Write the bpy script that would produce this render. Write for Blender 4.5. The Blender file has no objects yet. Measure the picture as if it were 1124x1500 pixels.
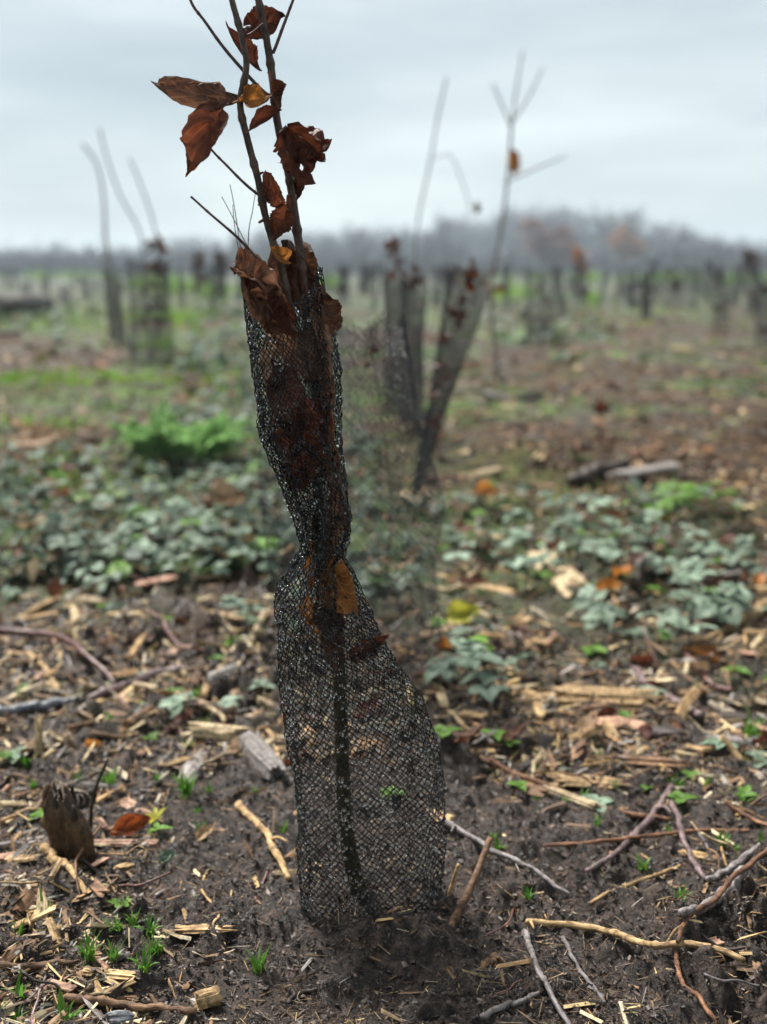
import bpy, math, random
import numpy as np
from mathutils import Vector, Matrix

# ------------------------------------------------------------------ camera, sky, sun, exposure
scene = bpy.context.scene
R = math.radians
CAM_H, PITCH, VFOV = 0.63, 12.45, 50.0
F_PX = 750.0 / math.tan(R(VFOV / 2))          # focal length in pixels of the 1124 x 1500 photograph
cam_data = bpy.data.cameras.new('camera')
cam = bpy.data.objects.new('camera', cam_data)
scene.collection.objects.link(cam)
cam.location = (0, 0, CAM_H)
cam.rotation_euler = (R(90 - PITCH), 0, 0)
cam_data.sensor_fit = 'VERTICAL'
cam_data.sensor_height = 36.0
cam_data.lens = 18.0 / math.tan(R(VFOV / 2))
cam_data.clip_start = 0.02
cam_data.clip_end = 3000
cam_data.dof.use_dof = True
cam_data.dof.focus_distance = 0.99
cam_data.dof.aperture_fstop = 3.5
scene.camera = cam

SUN_EL, SUN_AZ = R(54), R(-38)                # a veiled sun high up, behind and left of the sapling
world = bpy.data.worlds.new('World')
scene.world = world
world.use_nodes = True
wn, wl = world.node_tree.nodes, world.node_tree.links
wn.clear()
w_out = wn.new('ShaderNodeOutputWorld')
sky = wn.new('ShaderNodeTexSky'); sky.sky_type = 'NISHITA'; sky.sun_disc = False
sky.sun_elevation = SUN_EL; sky.sun_rotation = SUN_AZ
b_sky = wn.new('ShaderNodeBackground'); b_sky.inputs['Strength'].default_value = 0.05
b_cld = wn.new('ShaderNodeBackground'); b_cld.inputs['Strength'].default_value = 0.235
tc = wn.new('ShaderNodeTexCoord'); mp = wn.new('ShaderNodeMapping')
mp.inputs['Scale'].default_value = (1.5, 1.5, 7.0)
mp.inputs['Rotation'].default_value = (0.12, 0.1, 0.3)
cn = wn.new('ShaderNodeTexNoise'); cn.inputs['Scale'].default_value = 1.5
cn.inputs['Detail'].default_value = 5.0; cn.inputs['Roughness'].default_value = 0.5
cr = wn.new('ShaderNodeValToRGB')
cr.color_ramp.elements[0].position = 0.34; cr.color_ramp.elements[0].color = (0.50, 0.58, 0.61, 1)
cr.color_ramp.elements[1].position = 0.66; cr.color_ramp.elements[1].color = (0.90, 0.97, 0.96, 1)
e = cr.color_ramp.elements.new(0.50); e.color = (0.66, 0.735, 0.75, 1)
wl.new(tc.outputs['Generated'], mp.inputs['Vector'])
wl.new(mp.outputs['Vector'], cn.inputs['Vector'])
wl.new(cn.outputs['Fac'], cr.inputs['Fac'])
wl.new(cr.outputs['Color'], b_cld.inputs['Color'])
wl.new(sky.outputs['Color'], b_sky.inputs['Color'])
wm = wn.new('ShaderNodeMixShader'); wm.inputs['Fac'].default_value = 0.88
wl.new(b_sky.outputs[0], wm.inputs[1]); wl.new(b_cld.outputs[0], wm.inputs[2])
wl.new(wm.outputs[0], w_out.inputs['Surface'])

sun_d = bpy.data.lights.new('sun', 'SUN'); sun_d.energy = 2.4; sun_d.angle = R(18); sun_d.color = (1.0, 0.96, 0.9)
sun = bpy.data.objects.new('sun', sun_d); scene.collection.objects.link(sun)
sd = Vector((math.sin(SUN_AZ) * math.cos(SUN_EL), math.cos(SUN_AZ) * math.cos(SUN_EL), math.sin(SUN_EL)))
sun.rotation_euler = sd.to_track_quat('Z', 'Y').to_euler()

vs = scene.view_settings
vs.view_transform = 'Standard'; vs.look = 'None'; vs.gamma = 1.0; vs.use_curve_mapping = False
vs.exposure = 2.05
scene.cycles.use_denoising = True
scene.cycles.max_bounces = 8
scene.cycles.transparent_max_bounces = 16
scene.cycles.volume_bounces = 1
scene.cycles.caustics_reflective = False
scene.cycles.caustics_refractive = False

# ------------------------------------------------------------------ helpers
C = scene.collection
rng = np.random.default_rng(7)
random.seed(7)
SP, CP = math.sin(R(PITCH)), math.cos(R(PITCH))

def ray(px, py):
    a, b = (np.asarray(px, float) - 562) / F_PX, (750 - np.asarray(py, float)) / F_PX
    return a, CP + b * SP, -SP + b * CP        # world direction for a spot of the photograph

def gp(px, py, z=0.0):                         # point of the ground plane
    dx, dy, dz = ray(px, py)
    t = (np.asarray(z, float) - CAM_H) / np.minimum(dz, -0.004)
    return dx * t, dy * t

def pp(px, py, Y):                             # point of the upright plane y = Y
    dx, dy, dz = ray(px, py)
    t = Y / dy
    return np.array([dx * t, Y + 0 * t, CAM_H + dz * t]).T

def proj(x, y, z):
    yc = np.asarray(y, float); zc = np.asarray(z, float) - CAM_H
    d = yc * CP - zc * SP
    v = yc * SP + zc * CP
    return 562 + F_PX * np.asarray(x, float) / d, 750 - F_PX * v / d, d

_p = np.random.default_rng(11)
PERM = np.concatenate([_p.permutation(256)] * 3)
GRAD = _p.normal(size=(256, 3)); GRAD /= np.linalg.norm(GRAD, axis=1)[:, None]

def perlin(x, y, z=0.0):
    x, y, z = np.broadcast_arrays(np.asarray(x, float), np.asarray(y, float), np.asarray(z, float))
    xi, yi, zi = np.floor(x).astype(int), np.floor(y).astype(int), np.floor(z).astype(int)
    xf, yf, zf = x - xi, y - yi, z - zi
    f = lambda t: t * t * t * (t * (t * 6 - 15) + 10)
    u, v, w = f(xf), f(yf), f(zf)
    out = 0
    for i in (0, 1):
        for j in (0, 1):
            for k in (0, 1):
                h = PERM[PERM[PERM[(xi + i) & 255] + ((yi + j) & 255)] + ((zi + k) & 255)]
                g = GRAD[h]
                d = g[..., 0] * (xf - i) + g[..., 1] * (yf - j) + g[..., 2] * (zf - k)
                out = out + d * (u if i else 1 - u) * (v if j else 1 - v) * (w if k else 1 - w)
    return out * 1.5

def cells(x, y, seed=0):                       # rounded lumps: one per cell, 0..1
    xi, yi = np.floor(x).astype(int), np.floor(y).astype(int)
    best = np.zeros_like(x)
    for i in (-1, 0, 1):
        for j in (-1, 0, 1):
            h = PERM[PERM[(xi + i + seed) & 255] + ((yi + j) & 255)]
            h2 = PERM[h + 37]; h3 = PERM[h + 91]
            cx, cy = xi + i + 0.15 + 0.7 * h / 255, yi + j + 0.15 + 0.7 * h2 / 255
            rad = 0.35 + 0.45 * h3 / 255
            d2 = ((x - cx) ** 2 + (y - cy) ** 2) / rad ** 2
            best = np.maximum(best, np.sqrt(np.clip(1 - d2, 0, 1)) * rad * 1.3)
    return best

def smooth(a, b, t):
    t = np.clip((np.asarray(t, float) - a) / (b - a), 0, 1)
    return t * t * (3 - 2 * t)

BASE = gp(540, 1326)
XS, YS = float(BASE[0]), float(BASE[1])
HOL = gp(548, 1418)
HEAPS = [gp(a, b) + (c, h) for a, b, c, h in ((790, 684, .11, .085), (850, 690, .13, .05), (600, 640, .10, .05), (222, 532, .26, .07), (745, 582, .14, .06), (20, 490, .4, .08), (980, 690, .15, .05), (1090, 650, .2, .05), (930, 640, .2, .05), (690, 620, .12, .05))]
SMOOTHMUD = [gp(400, 1478) + (0.085,), gp(470, 1460) + (0.05,), gp(250, 1290) + (0.035,)]

def ground_z(x, y):
    x = np.asarray(x, float); y = np.asarray(y, float)
    r = np.hypot(x, y)
    d = np.hypot((x - XS), (y - YS + 0.012) * 1.05)
    near = 1 - smooth(2.0, 7.0, r)
    mid = 1 - smooth(8.0, 40.0, r)
    low = 0.05 * perlin(x / 1.9, y / 1.9, 3.3) * smooth(1.3, 3.0, r) + 0.10 * perlin(x / 9, y / 9, 7.1) * smooth(5, 14, r)
    low = low * (0.25 + 0.75 * mid)
    rough = near * (0.55 + 0.75 * smooth(-0.25, 0.35, perlin(x / 0.22, y / 0.22, 5.5)))
    sm = np.ones_like(r)
    for mx, my, mr in SMOOTHMUD:
        sm = np.minimum(sm, 0.12 + 0.88 * smooth(0.6, 1.35, np.hypot(x - mx, y - my) / mr + 0.35 * perlin(x / 0.03, y / 0.03, 1.7)))
    sm = np.minimum(sm, 0.6 + 0.4 * smooth(0.05, 0.12, d))
    wx = x + 0.009 * perlin(x / 0.035, y / 0.035, 9.1); wy = y + 0.009 * perlin(x / 0.035, y / 0.035, 4.4)
    clod = (0.022 * perlin(wx / 0.11, wy / 0.11, 6.6) + 0.030 * np.abs(perlin(wx / 0.062, wy / 0.062, 3.1)) + 0.026 * np.abs(perlin(wx / 0.027, wy / 0.027, 7.7))
            + 0.011 * np.abs(perlin(wx / 0.015, wy / 0.015, 2.9)) + 0.005 * perlin(x / 0.0085, y / 0.0085, 2.2)
            + 0.012 * smooth(0.0, 0.16, perlin(wx / 0.05, wy / 0.05, 12.4)))
    z = low + clod * rough * sm - 0.018 * near
    z = z + (0.045 * perlin(x / 0.45, y / 0.45, 8.8) + 0.03 * perlin(x / 0.2, y / 0.2, 4.8)) * (1 - near) * mid
    z = z - 0.036 * np.exp(-(np.hypot(x - HOL[0], (y - HOL[1]) * 1.25) / 0.06) ** 2) + 0.024 * np.exp(-(d / 0.085) ** 4) + 0.008 * np.exp(-((d - 0.165) / 0.05) ** 2) * (0.7 + 0.6 * perlin(x / 0.09, y / 0.09, 0.4))
    for hx, hy, hr, hh in HEAPS:
        q = np.hypot(x - hx, y - hy) / hr
        k = q < 3
        if k.any():
            xk, yk = x[k], y[k]
            z[k] += hh * np.exp(-q[k] ** 2) * (0.8 + 0.9 * perlin(xk / (0.5 * hr), yk / (0.5 * hr), 2.0) + 0.4 * perlin(xk / (0.2 * hr), yk / (0.2 * hr), 5.0))
    return z

def gpl(px, py):                               # spot on the local mean of the rough soil
    px, py = np.asarray(px, float), np.asarray(py, float)
    x, y = gp(px, py)
    A9, B9 = np.meshgrid((-.03, 0, .03), (-.03, 0, .03))
    for _ in range(2):
        z = ground_z((x[:, None] + A9.ravel()).ravel(), (y[:, None] + B9.ravel()).ravel()).reshape(len(x), 9).mean(1)
        x, y = gp(px, py, z)
    return x, y

def gz(x, y):
    return float(ground_z(np.array([x]), np.array([y]))[0])

class MB:                                      # collects pieces of one mesh
    def __init__(s): s.V = []; s.F = []; s.U = []; s.K = []; s.n = 0
    def add(s, V, *Fs, uv=None, col=None):
        V = np.asarray(V, float)
        for F in Fs:
            F = np.asarray(F, int)
            if len(F): s.F.append(F + s.n)
        s.V.append(V); s.n += len(V)
        s.U.append(np.zeros((len(V), 2)) if uv is None else np.asarray(uv, float))
        c = np.ones((len(V), 4)); c[:, :3] = 0.5 if col is None else col
        s.K.append(c)
    def mesh(s, name, mat, smooth_shade=True, uv=False, col=False, origin=None):
        V = np.concatenate(s.V)
        if origin is not None: V = V - np.asarray(origin, float)
        me = bpy.data.meshes.new(name)
        me.vertices.add(len(V)); me.vertices.foreach_set('co', V.astype(np.float32).ravel())
        tot = np.concatenate([np.full(len(F), F.shape[1]) for F in s.F])
        idx = np.concatenate([F.ravel() for F in s.F])
        st = np.concatenate([[0], np.cumsum(tot)[:-1]])
        me.loops.add(len(idx)); me.loops.foreach_set('vertex_index', idx.astype(np.int32))
        me.polygons.add(len(tot)); me.polygons.foreach_set('loop_start', st.astype(np.int32))
        me.polygons.foreach_set('use_smooth', np.full(len(tot), smooth_shade))
        if uv:
            U = np.concatenate(s.U); l = me.uv_layers.new(name='UVMap')
            l.data.foreach_set('uv', U[idx].astype(np.float32).ravel())
        if col:
            K = np.concatenate(s.K); a = me.color_attributes.new('tint', 'FLOAT_COLOR', 'POINT')
            a.data.foreach_set('color', K.astype(np.float32).ravel())
        me.update(calc_edges=True); me.validate()
        if mat is not None: me.materials.append(mat)
        return me

def link(name, me, parent=None, loc=None):
    o = bpy.data.objects.new(name, me); C.objects.link(o)
    if parent is not None: o.parent = parent
    if loc is not None: o.location = loc
    return o

def tag(o, label=None, cat=None, group=None, kind=None):
    if label: o['label'] = label
    if cat: o['category'] = cat
    if group: o['group'] = group
    if kind: o['kind'] = kind
    return o

def thing(name, label, cat, loc, group=None):
    return tag(link(name, None, None, loc), label, cat, group)

def spline(P, n):                              # Catmull-Rom through the points, n samples evenly spaced
    P = np.asarray(P, float)
    if len(P) == 2: P = np.array([P[0], P[0] * .5 + P[1] * .5, P[1]])
    Q = np.vstack([2 * P[0] - P[1], P, 2 * P[-1] - P[-2]])
    out = []
    for i in range(1, len(Q) - 2):
        t = np.linspace(0, 1, 12, endpoint=False)[:, None]
        a, b, c, d = Q[i - 1], Q[i], Q[i + 1], Q[i + 2]
        out.append(0.5 * (2 * b + (c - a) * t + (2 * a - 5 * b + 4 * c - d) * t ** 2 + (3 * b - a - 3 * c + d) * t ** 3))
    out = np.vstack(out + [P[-1:]])
    s = np.concatenate([[0], np.cumsum(np.linalg.norm(np.diff(out, axis=0), axis=1))])
    q = np.linspace(0, s[-1], n)
    return np.array([np.interp(q, s, out[:, k]) for k in range(out.shape[1])]).T

def tube(P, rad, sides=8, cap=True, wob=0.0, seed=0.0):
    P = np.asarray(P, float); n = len(P)
    rad = np.broadcast_to(np.asarray(rad, float), (n,)).copy()
    T = np.gradient(P, axis=0); T /= np.linalg.norm(T, axis=1)[:, None] + 1e-12
    ref = np.array([0, 0, 1.0]) if abs(T[0, 2]) < 0.8 else np.array([1.0, 0, 0])
    N = np.zeros_like(P); b = np.cross(T[0], ref); N[0] = b / np.linalg.norm(b)
    for i in range(1, n):
        v = N[i - 1] - T[i] * np.dot(N[i - 1], T[i]); N[i] = v / (np.linalg.norm(v) + 1e-12)
    B = np.cross(T, N)
    a = np.linspace(0, 2 * np.pi, sides, endpoint=False)
    rr = rad[:, None] * np.ones(sides)
    if wob:
        s = np.arange(n)[:, None] * 0.55
        rr = rr * (1 + wob * perlin(np.cos(a) * 1.3 + seed, np.sin(a) * 1.3 + s, s * 0.3 + seed) + 0.5 * wob * perlin(s * 1.7, seed, 0.5))
    V = P[:, None] + rr[..., None] * (np.cos(a)[:, None] * N[:, None] + np.sin(a)[:, None] * B[:, None])
    V = V.reshape(-1, 3)
    i, j = np.meshgrid(np.arange(n - 1), np.arange(sides), indexing='ij')
    j2 = (j + 1) % sides
    F = np.stack([i * sides + j, i * sides + j2, (i + 1) * sides + j2, (i + 1) * sides + j], -1).reshape(-1, 4)
    if not cap: return V, [F]
    V = np.vstack([V, P[0] - T[0] * rad[0] * .3, P[-1] + T[-1] * rad[-1] * .3])
    k = np.arange(sides); k2 = (k + 1) % sides
    c0 = np.stack([np.full(sides, n * sides), k2, k], -1)
    c1 = np.stack([np.full(sides, n * sides + 1), (n - 1) * sides + k, (n - 1) * sides + k2], -1)
    return V, [F, c0, c1]

def struts(P0, P1, r0, r1, sides=4):           # many straight rods at once
    P0, P1 = np.asarray(P0, float), np.asarray(P1, float)
    D = P1 - P0; D /= np.linalg.norm(D, axis=1)[:, None] + 1e-12
    ref = np.where((np.abs(D[:, 2]) < 0.9)[:, None], np.array([0, 0, 1.0]), np.array([1.0, 0, 0]))
    N = np.cross(D, ref); N /= np.linalg.norm(N, axis=1)[:, None] + 1e-12
    B = np.cross(D, N)
    a = np.linspace(0, 2 * np.pi, sides, endpoint=False)
    off = np.cos(a)[None, :, None] * N[:, None] + np.sin(a)[None, :, None] * B[:, None]
    r0 = np.broadcast_to(r0, (len(P0),)); r1 = np.broadcast_to(r1, (len(P0),))
    V = np.stack([P0[:, None] + off * r0[:, None, None], P1[:, None] + off * r1[:, None, None]], 1).reshape(-1, 3)
    base = np.arange(len(P0))[:, None] * 2 * sides
    k = np.arange(sides); k2 = (k + 1) % sides
    F = (base[:, :, None] + np.stack([k, k2, sides + k2, sides + k], -1)[None]).reshape(-1, 4)
    return V, F

def frame(xdir, zhint):
    x = Vector(xdir).normalized(); z = Vector(zhint); z = (z - x * z.dot(x))
    if z.length < 1e-6: z = Vector((0, 0, 1)) - x * x.z
    z.normalize(); y = z.cross(x)
    return Matrix((x, y, z)).transposed()

# ------------------------------------------------------------------ materials
def new_mat(name):
    m = bpy.data.materials.new(name); m.use_nodes = True
    nt = m.node_tree
    return m, nt.nodes, nt.links, nt.nodes['Principled BSDF']

def noise(n, l, scale, detail=4, rough=0.55, vec=None, dist=0.0):
    t = n.new('ShaderNodeTexNoise'); t.inputs['Scale'].default_value = scale
    t.inputs['Detail'].default_value = detail; t.inputs['Roughness'].default_value = rough
    t.inputs['Distortion'].default_value = dist
    if vec is not None: l.new(vec, t.inputs['Vector'])
    return t

def ramp(n, l, fac, stops):
    r = n.new('ShaderNodeValToRGB'); el = r.color_ramp.elements
    while len(el) < len(stops): el.new(0.5)
    for e_, (p, c) in zip(el, stops):
        e_.position = p; e_.color = (*c, 1) if len(c) == 3 else c
    l.new(fac, r.inputs['Fac'])
    return r

def mixc(n, l, fac, a, b, mode='MIX'):
    m = n.new('ShaderNodeMix'); m.data_type = 'RGBA'; m.blend_type = mode
    for s, v in (('Factor', fac), ('A', a), ('B', b)):
        k = [q for q in m.inputs if q.name == s and (q.type == 'RGBA' if s != 'Factor' else q.type == 'VALUE')][0]
        if hasattr(v, 'links'): l.new(v, k)
        elif isinstance(v, (int, float)): k.default_value = v
        else: k.default_value = (*v, 1)
    return [o for o in m.outputs if o.type == 'RGBA'][0]

def bump(n, l, b, height, strength, distance, prev=None):
    k = n.new('ShaderNodeBump'); k.inputs['Strength'].default_value = strength; k.inputs['Distance'].default_value = distance
    l.new(height, k.inputs['Height'])
    if prev is not None: l.new(prev, k.inputs['Normal'])
    if b is not None: l.new(k.outputs[0], b.inputs['Normal'])
    return k.outputs[0]

def mat_ground():
    m, n, l, b = new_mat('wet_soil')
    g = n.new('ShaderNodeNewGeometry'); pos = g.outputs['Position']
    fine = noise(n, l, 95, 8, 0.68, pos, 0.4); mid_ = noise(n, l, 9, 5, 0.55, pos); big = noise(n, l, 0.55, 5, 0.6, pos, 0.5)
    mud = ramp(n, l, fine.outputs[0], [(0.38, (0.0035, 0.0020, 0.0013)), (0.50, (0.030, 0.0185, 0.0130)), (0.66, (0.135, 0.090, 0.069))])
    mud2 = mixc(n, l, 0.25, mud.outputs[0], (0.030, 0.0195, 0.0142))
    # beyond the planting hole the field turns to litter, moss and rotted leaves
    lit = ramp(n, l, fine.outputs[0], [(0.30, (0.014, 0.0085, 0.005)), (0.5, (0.062, 0.038, 0.02)), (0.72, (0.18, 0.115, 0.055))])
    grn = ramp(n, l, mid_.outputs[0], [(0.35, (0.026, 0.045, 0.012)), (0.6, (0.085, 0.14, 0.035))])
    gfac = ramp(n, l, big.outputs[0], [(0.46, (0, 0, 0)), (0.56, (1, 1, 1))])
    fld = mixc(n, l, gfac.outputs[0], lit.outputs[0], grn.outputs[0])
    sx = n.new('ShaderNodeSeparateXYZ'); l.new(pos, sx.inputs[0])
    mr = n.new('ShaderNodeMapRange'); mr.inputs['From Min'].default_value = 1.35; mr.inputs['From Max'].default_value = 2.6
    l.new(sx.outputs['Y'], mr.inputs['Value'])
    mm = n.new('ShaderNodeMath'); mm.operation = 'MULTIPLY'; l.new(mr.outputs[0], mm.inputs[0])
    pf = ramp(n, l, mid_.outputs[0], [(0.35, (0.25, 0.25, 0.25)), (0.6, (1, 1, 1))]); l.new(pf.outputs[0], mm.inputs[1])
    col = mixc(n, l, mm.outputs[0], mud2, fld)
    l.new(col, b.inputs['Base Color'])
    rr = ramp(n, l, mid_.outputs[0], [(0.46, (0.20, 0.20, 0.20)), (0.58, (0.7, 0.7, 0.7))])
    l.new(rr.outputs[0], b.inputs['Roughness'])
    f2 = noise(n, l, 330, 6, 0.7, pos)
    p = bump(n, l, None, fine.outputs[0], 0.8, 0.008)
    bump(n, l, b, f2.outputs[0], 0.9, 0.004, p)
    sp = n.new('ShaderNodeMapRange'); sp.inputs['From Min'].default_value = 1.2; sp.inputs['From Max'].default_value = 3.0
    sp.inputs['To Min'].default_value = 0.42; sp.inputs['To Max'].default_value = 0.06
    l.new(sx.outputs['Y'], sp.inputs['Value']); l.new(sp.outputs[0], b.inputs['Specular IOR Level'])
    return m

def mat_leaf(name, c1, c2, c3, trans=0.35, rough=0.45, vein=0.28):
    m, n, l, b = new_mat(name)
    uv = n.new('ShaderNodeUVMap'); tx = n.new('ShaderNodeSeparateXYZ'); l.new(uv.outputs[0], tx.inputs[0])
    oi = n.new('ShaderNodeObjectInfo')
    to = n.new('ShaderNodeTexCoord')
    nz = noise(n, l, 42, 6, 0.6, to.outputs['Object'], 0.5)
    nb = noise(n, l, 160, 4, 0.6, to.outputs['Object'])
    col = ramp(n, l, nz.outputs[0], [(0.3, c1), (0.52, c2), (0.74, c3)])
    # veins: midrib and slanted side veins along the leaf's own coordinates
    av = n.new('ShaderNodeMath'); av.operation = 'ABSOLUTE'; l.new(tx.outputs['Y'], av.inputs[0])
    s1 = n.new('ShaderNodeMath'); s1.operation = 'MULTIPLY_ADD'; s1.inputs[1].default_value = -0.22; l.new(av.outputs[0], s1.inputs[0]); l.new(tx.outputs['X'], s1.inputs[2])
    s2 = n.new('ShaderNodeMath'); s2.operation = 'MULTIPLY'; s2.inputs[1].default_value = 48.0; l.new(s1.outputs[0], s2.inputs[0])
    s3 = n.new('ShaderNodeMath'); s3.operation = 'SINE'; l.new(s2.outputs[0], s3.inputs[0])
    vr = ramp(n, l, s3.outputs[0], [(0.62, (0, 0, 0)), (1.0, (1, 1, 1))])
    mrb = ramp(n, l, av.outputs[0], [(0.0, (1, 1, 1)), (0.07, (0, 0, 0))])
    vm = n.new('ShaderNodeMath'); vm.operation = 'MAXIMUM'; l.new(vr.outputs[0], vm.inputs[0]); l.new(mrb.outputs[0], vm.inputs[1])
    vmul = n.new('ShaderNodeMath'); vmul.operation = 'MULTIPLY'; vmul.inputs[1].default_value = vein; l.new(vm.outputs[0], vmul.inputs[0])
    c = mixc(n, l, vmul.outputs[0], col.outputs[0], tuple(min(1, 1.25 * q) for q in c3))
    hs = n.new('ShaderNodeHueSaturation'); l.new(c, hs.inputs['Color'])
    mv = n.new('ShaderNodeMapRange'); mv.inputs['To Min'].default_value = 0.7; mv.inputs['To Max'].default_value = 1.3
    l.new(oi.outputs['Random'], mv.inputs['Value']); l.new(mv.outputs[0], hs.inputs['Value'])
    l.new(hs.outputs[0], b.inputs['Base Color'])
    b.inputs['Roughness'].default_value = rough + 0.1; b.inputs['Specular IOR Level'].default_value = 0.3
    p = bump(n, l, None, vm.outputs[0], 0.5, 0.0012)
    bump(n, l, b, nb.outputs[0], 0.6, 0.0012, p)
    tr = n.new('ShaderNodeBsdfTranslucent'); l.new(hs.outputs[0], tr.inputs['Color'])
    mx = n.new('ShaderNodeMixShader'); mx.inputs[0].default_value = trans
    o = n['Material Output']
    l.new(b.outputs[0], mx.inputs[1]); l.new(tr.outputs[0], mx.inputs[2]); l.new(mx.outputs[0], o.inputs['Surface'])
    return m

def mat_wood(name, c1, c2, c3, rough=0.7, grain=(22, 330, 330), bmp=0.8, dist=0.0015, rnd=0.3, spec=0.35):
    m, n, l, b = new_mat(name)
    to = n.new('ShaderNodeTexCoord'); mpn = n.new('ShaderNodeMapping'); mpn.inputs['Scale'].default_value = grain
    l.new(to.outputs['Object'], mpn.inputs['Vector'])
    nz = noise(n, l, 1.0, 6, 0.62, mpn.outputs[0], 0.35); sp = noise(n, l, 130, 5, 0.65, to.outputs['Object'])
    col = ramp(n, l, nz.outputs[0], [(0.3, c1), (0.5, c2), (0.7, c3)])
    dk = ramp(n, l, sp.outputs[0], [(0.36, (0.30, 0.27, 0.25)), (0.60, (1, 1, 1))])
    c = mixc(n, l, 1.0, col.outputs[0], dk.outputs[0], 'MULTIPLY')
    oi = n.new('ShaderNodeObjectInfo'); hs = n.new('ShaderNodeHueSaturation'); l.new(c, hs.inputs['Color'])
    mv = n.new('ShaderNodeMapRange'); mv.inputs['To Min'].default_value = 1 - rnd; mv.inputs['To Max'].default_value = 1 + rnd
    l.new(oi.outputs['Random'], mv.inputs['Value']); l.new(mv.outputs[0], hs.inputs['Value'])
    l.new(hs.outputs[0], b.inputs['Base Color'])
    b.inputs['Roughness'].default_value = rough; b.inputs['Specular IOR Level'].default_value = spec
    bump(n, l, b, nz.outputs[0], bmp, dist)
    return m

def mat_tint(name, rough=0.7, vscale=120.0, amt=0.45, spec=0.35, trans=0.0, bmp=0.4):
    m, n, l, b = new_mat(name)
    a = n.new('ShaderNodeVertexColor'); a.layer_name = 'tint'
    g = n.new('ShaderNodeNewGeometry'); nz = noise(n, l, vscale, 4, 0.6, g.outputs['Position'])
    r = ramp(n, l, nz.outputs[0], [(0.3, (1 - amt,) * 3), (0.7, (1 + amt * .5,) * 3)])
    c = mixc(n, l, 1.0, a.outputs['Color'], r.outputs[0], 'MULTIPLY')
    l.new(c, b.inputs['Base Color']); b.inputs['Roughness'].default_value = rough
    b.inputs['Specular IOR Level'].default_value = spec
    bump(n, l, b, nz.outputs[0], bmp, 0.002)
    if trans:
        tr = n.new('ShaderNodeBsdfTranslucent'); l.new(c, tr.inputs['Color'])
        mx = n.new('ShaderNodeMixShader'); mx.inputs[0].default_value = trans
        l.new(b.outputs[0], mx.inputs[1]); l.new(tr.outputs[0], mx.inputs[2]); l.new(mx.outputs[0], n['Material Output'].inputs['Surface'])
    return m

def mat_plain(name, col, rough, spec=0.5, coat=0.0, var=0.3, scale=60):
    m, n, l, b = new_mat(name)
    to = n.new('ShaderNodeTexCoord'); nz = noise(n, l, scale, 4, 0.6, to.outputs['Object'])
    r = ramp(n, l, nz.outputs[0], [(0.3, tuple(c * (1 - var) for c in col)), (0.7, tuple(c * (1 + var) for c in col))])
    l.new(r.outputs[0], b.inputs['Base Color']); b.inputs['Roughness'].default_value = rough
    b.inputs['Specular IOR Level'].default_value = spec; b.inputs['Coat Weight'].default_value = coat
    b.inputs['Coat Roughness'].default_value = 0.08
    return m

def mat_water():
    m, n, l, b = new_mat('water_drop')
    b.inputs['Base Color'].default_value = (1, 1, 1, 1); b.inputs['Roughness'].default_value = 0.0
    b.inputs['IOR'].default_value = 1.33; b.inputs['Transmission Weight'].default_value = 1.0
    return m

M = {}
M['ground'] = mat_ground()
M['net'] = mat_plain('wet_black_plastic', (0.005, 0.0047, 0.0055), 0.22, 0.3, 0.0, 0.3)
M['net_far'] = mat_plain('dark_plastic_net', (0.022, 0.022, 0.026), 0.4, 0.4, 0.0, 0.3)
M['drop'] = mat_water()
M['stem'] = mat_wood('sapling_bark', (0.040, 0.022, 0.015), (0.085, 0.050, 0.034), (0.14, 0.092, 0.064), 0.5, (60, 60, 12), 0.5, 0.0012, 0.05)
M['stem_low'] = mat_wood('olive_bark', (0.022, 0.022, 0.009), (0.048, 0.048, 0.018), (0.085, 0.080, 0.034), 0.45, (60, 60, 12), 0.5, 0.0012, 0.05)
M['twig_bark'] = mat_wood('twig_bark', (0.05, 0.026, 0.024), (0.11, 0.06, 0.05), (0.18, 0.11, 0.09), 0.5, (50, 50, 50), 0.5, 0.001, 0.1)
M['leaf_red'] = mat_leaf('russet_leaf', (0.034, 0.009, 0.005), (0.095, 0.025, 0.011), (0.20, 0.065, 0.028), 0.38, 0.45)
M['leaf_brown'] = mat_leaf('brown_leaf', (0.040, 0.016, 0.009), (0.12, 0.050, 0.026), (0.25, 0.125, 0.07), 0.3, 0.5)
M['leaf_caught'] = mat_leaf('caught_leaf', (0.07, 0.034, 0.02), (0.19, 0.095, 0.055), (0.38, 0.22, 0.13), 0.3, 0.5)
M['leaf_rust'] = mat_leaf('rust_leaf', (0.16, 0.03, 0.008), (0.34, 0.075, 0.018), (0.48, 0.15, 0.045), 0.4, 0.5)
M['leaf_orange'] = mat_leaf('orange_leaf', (0.16, 0.05, 0.010), (0.33, 0.125, 0.025), (0.50, 0.22, 0.05), 0.45, 0.45)
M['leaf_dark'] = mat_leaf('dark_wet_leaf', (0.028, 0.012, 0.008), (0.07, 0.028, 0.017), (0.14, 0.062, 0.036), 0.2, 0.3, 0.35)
M['leaf_tan'] = mat_leaf('tan_leaf', (0.22, 0.13, 0.07), (0.36, 0.23, 0.13), (0.5, 0.35, 0.22), 0.3, 0.55)
M['leaf_green'] = mat_leaf('bramble_leaf', (0.075, 0.115, 0.07), (0.14, 0.20, 0.135), (0.24, 0.305, 0.23), 0.15, 0.5, 0.35)
M['leaf_fresh'] = mat_leaf('fresh_leaf', (0.07, 0.16, 0.018), (0.12, 0.25, 0.03), (0.18, 0.33, 0.06), 0.4, 0.4, 0.3)
M['leaf_yellow'] = mat_leaf('yellow_leaf', (0.35, 0.33, 0.03), (0.5, 0.48, 0.05), (0.62, 0.60, 0.1), 0.4, 0.4, 0.2)
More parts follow.
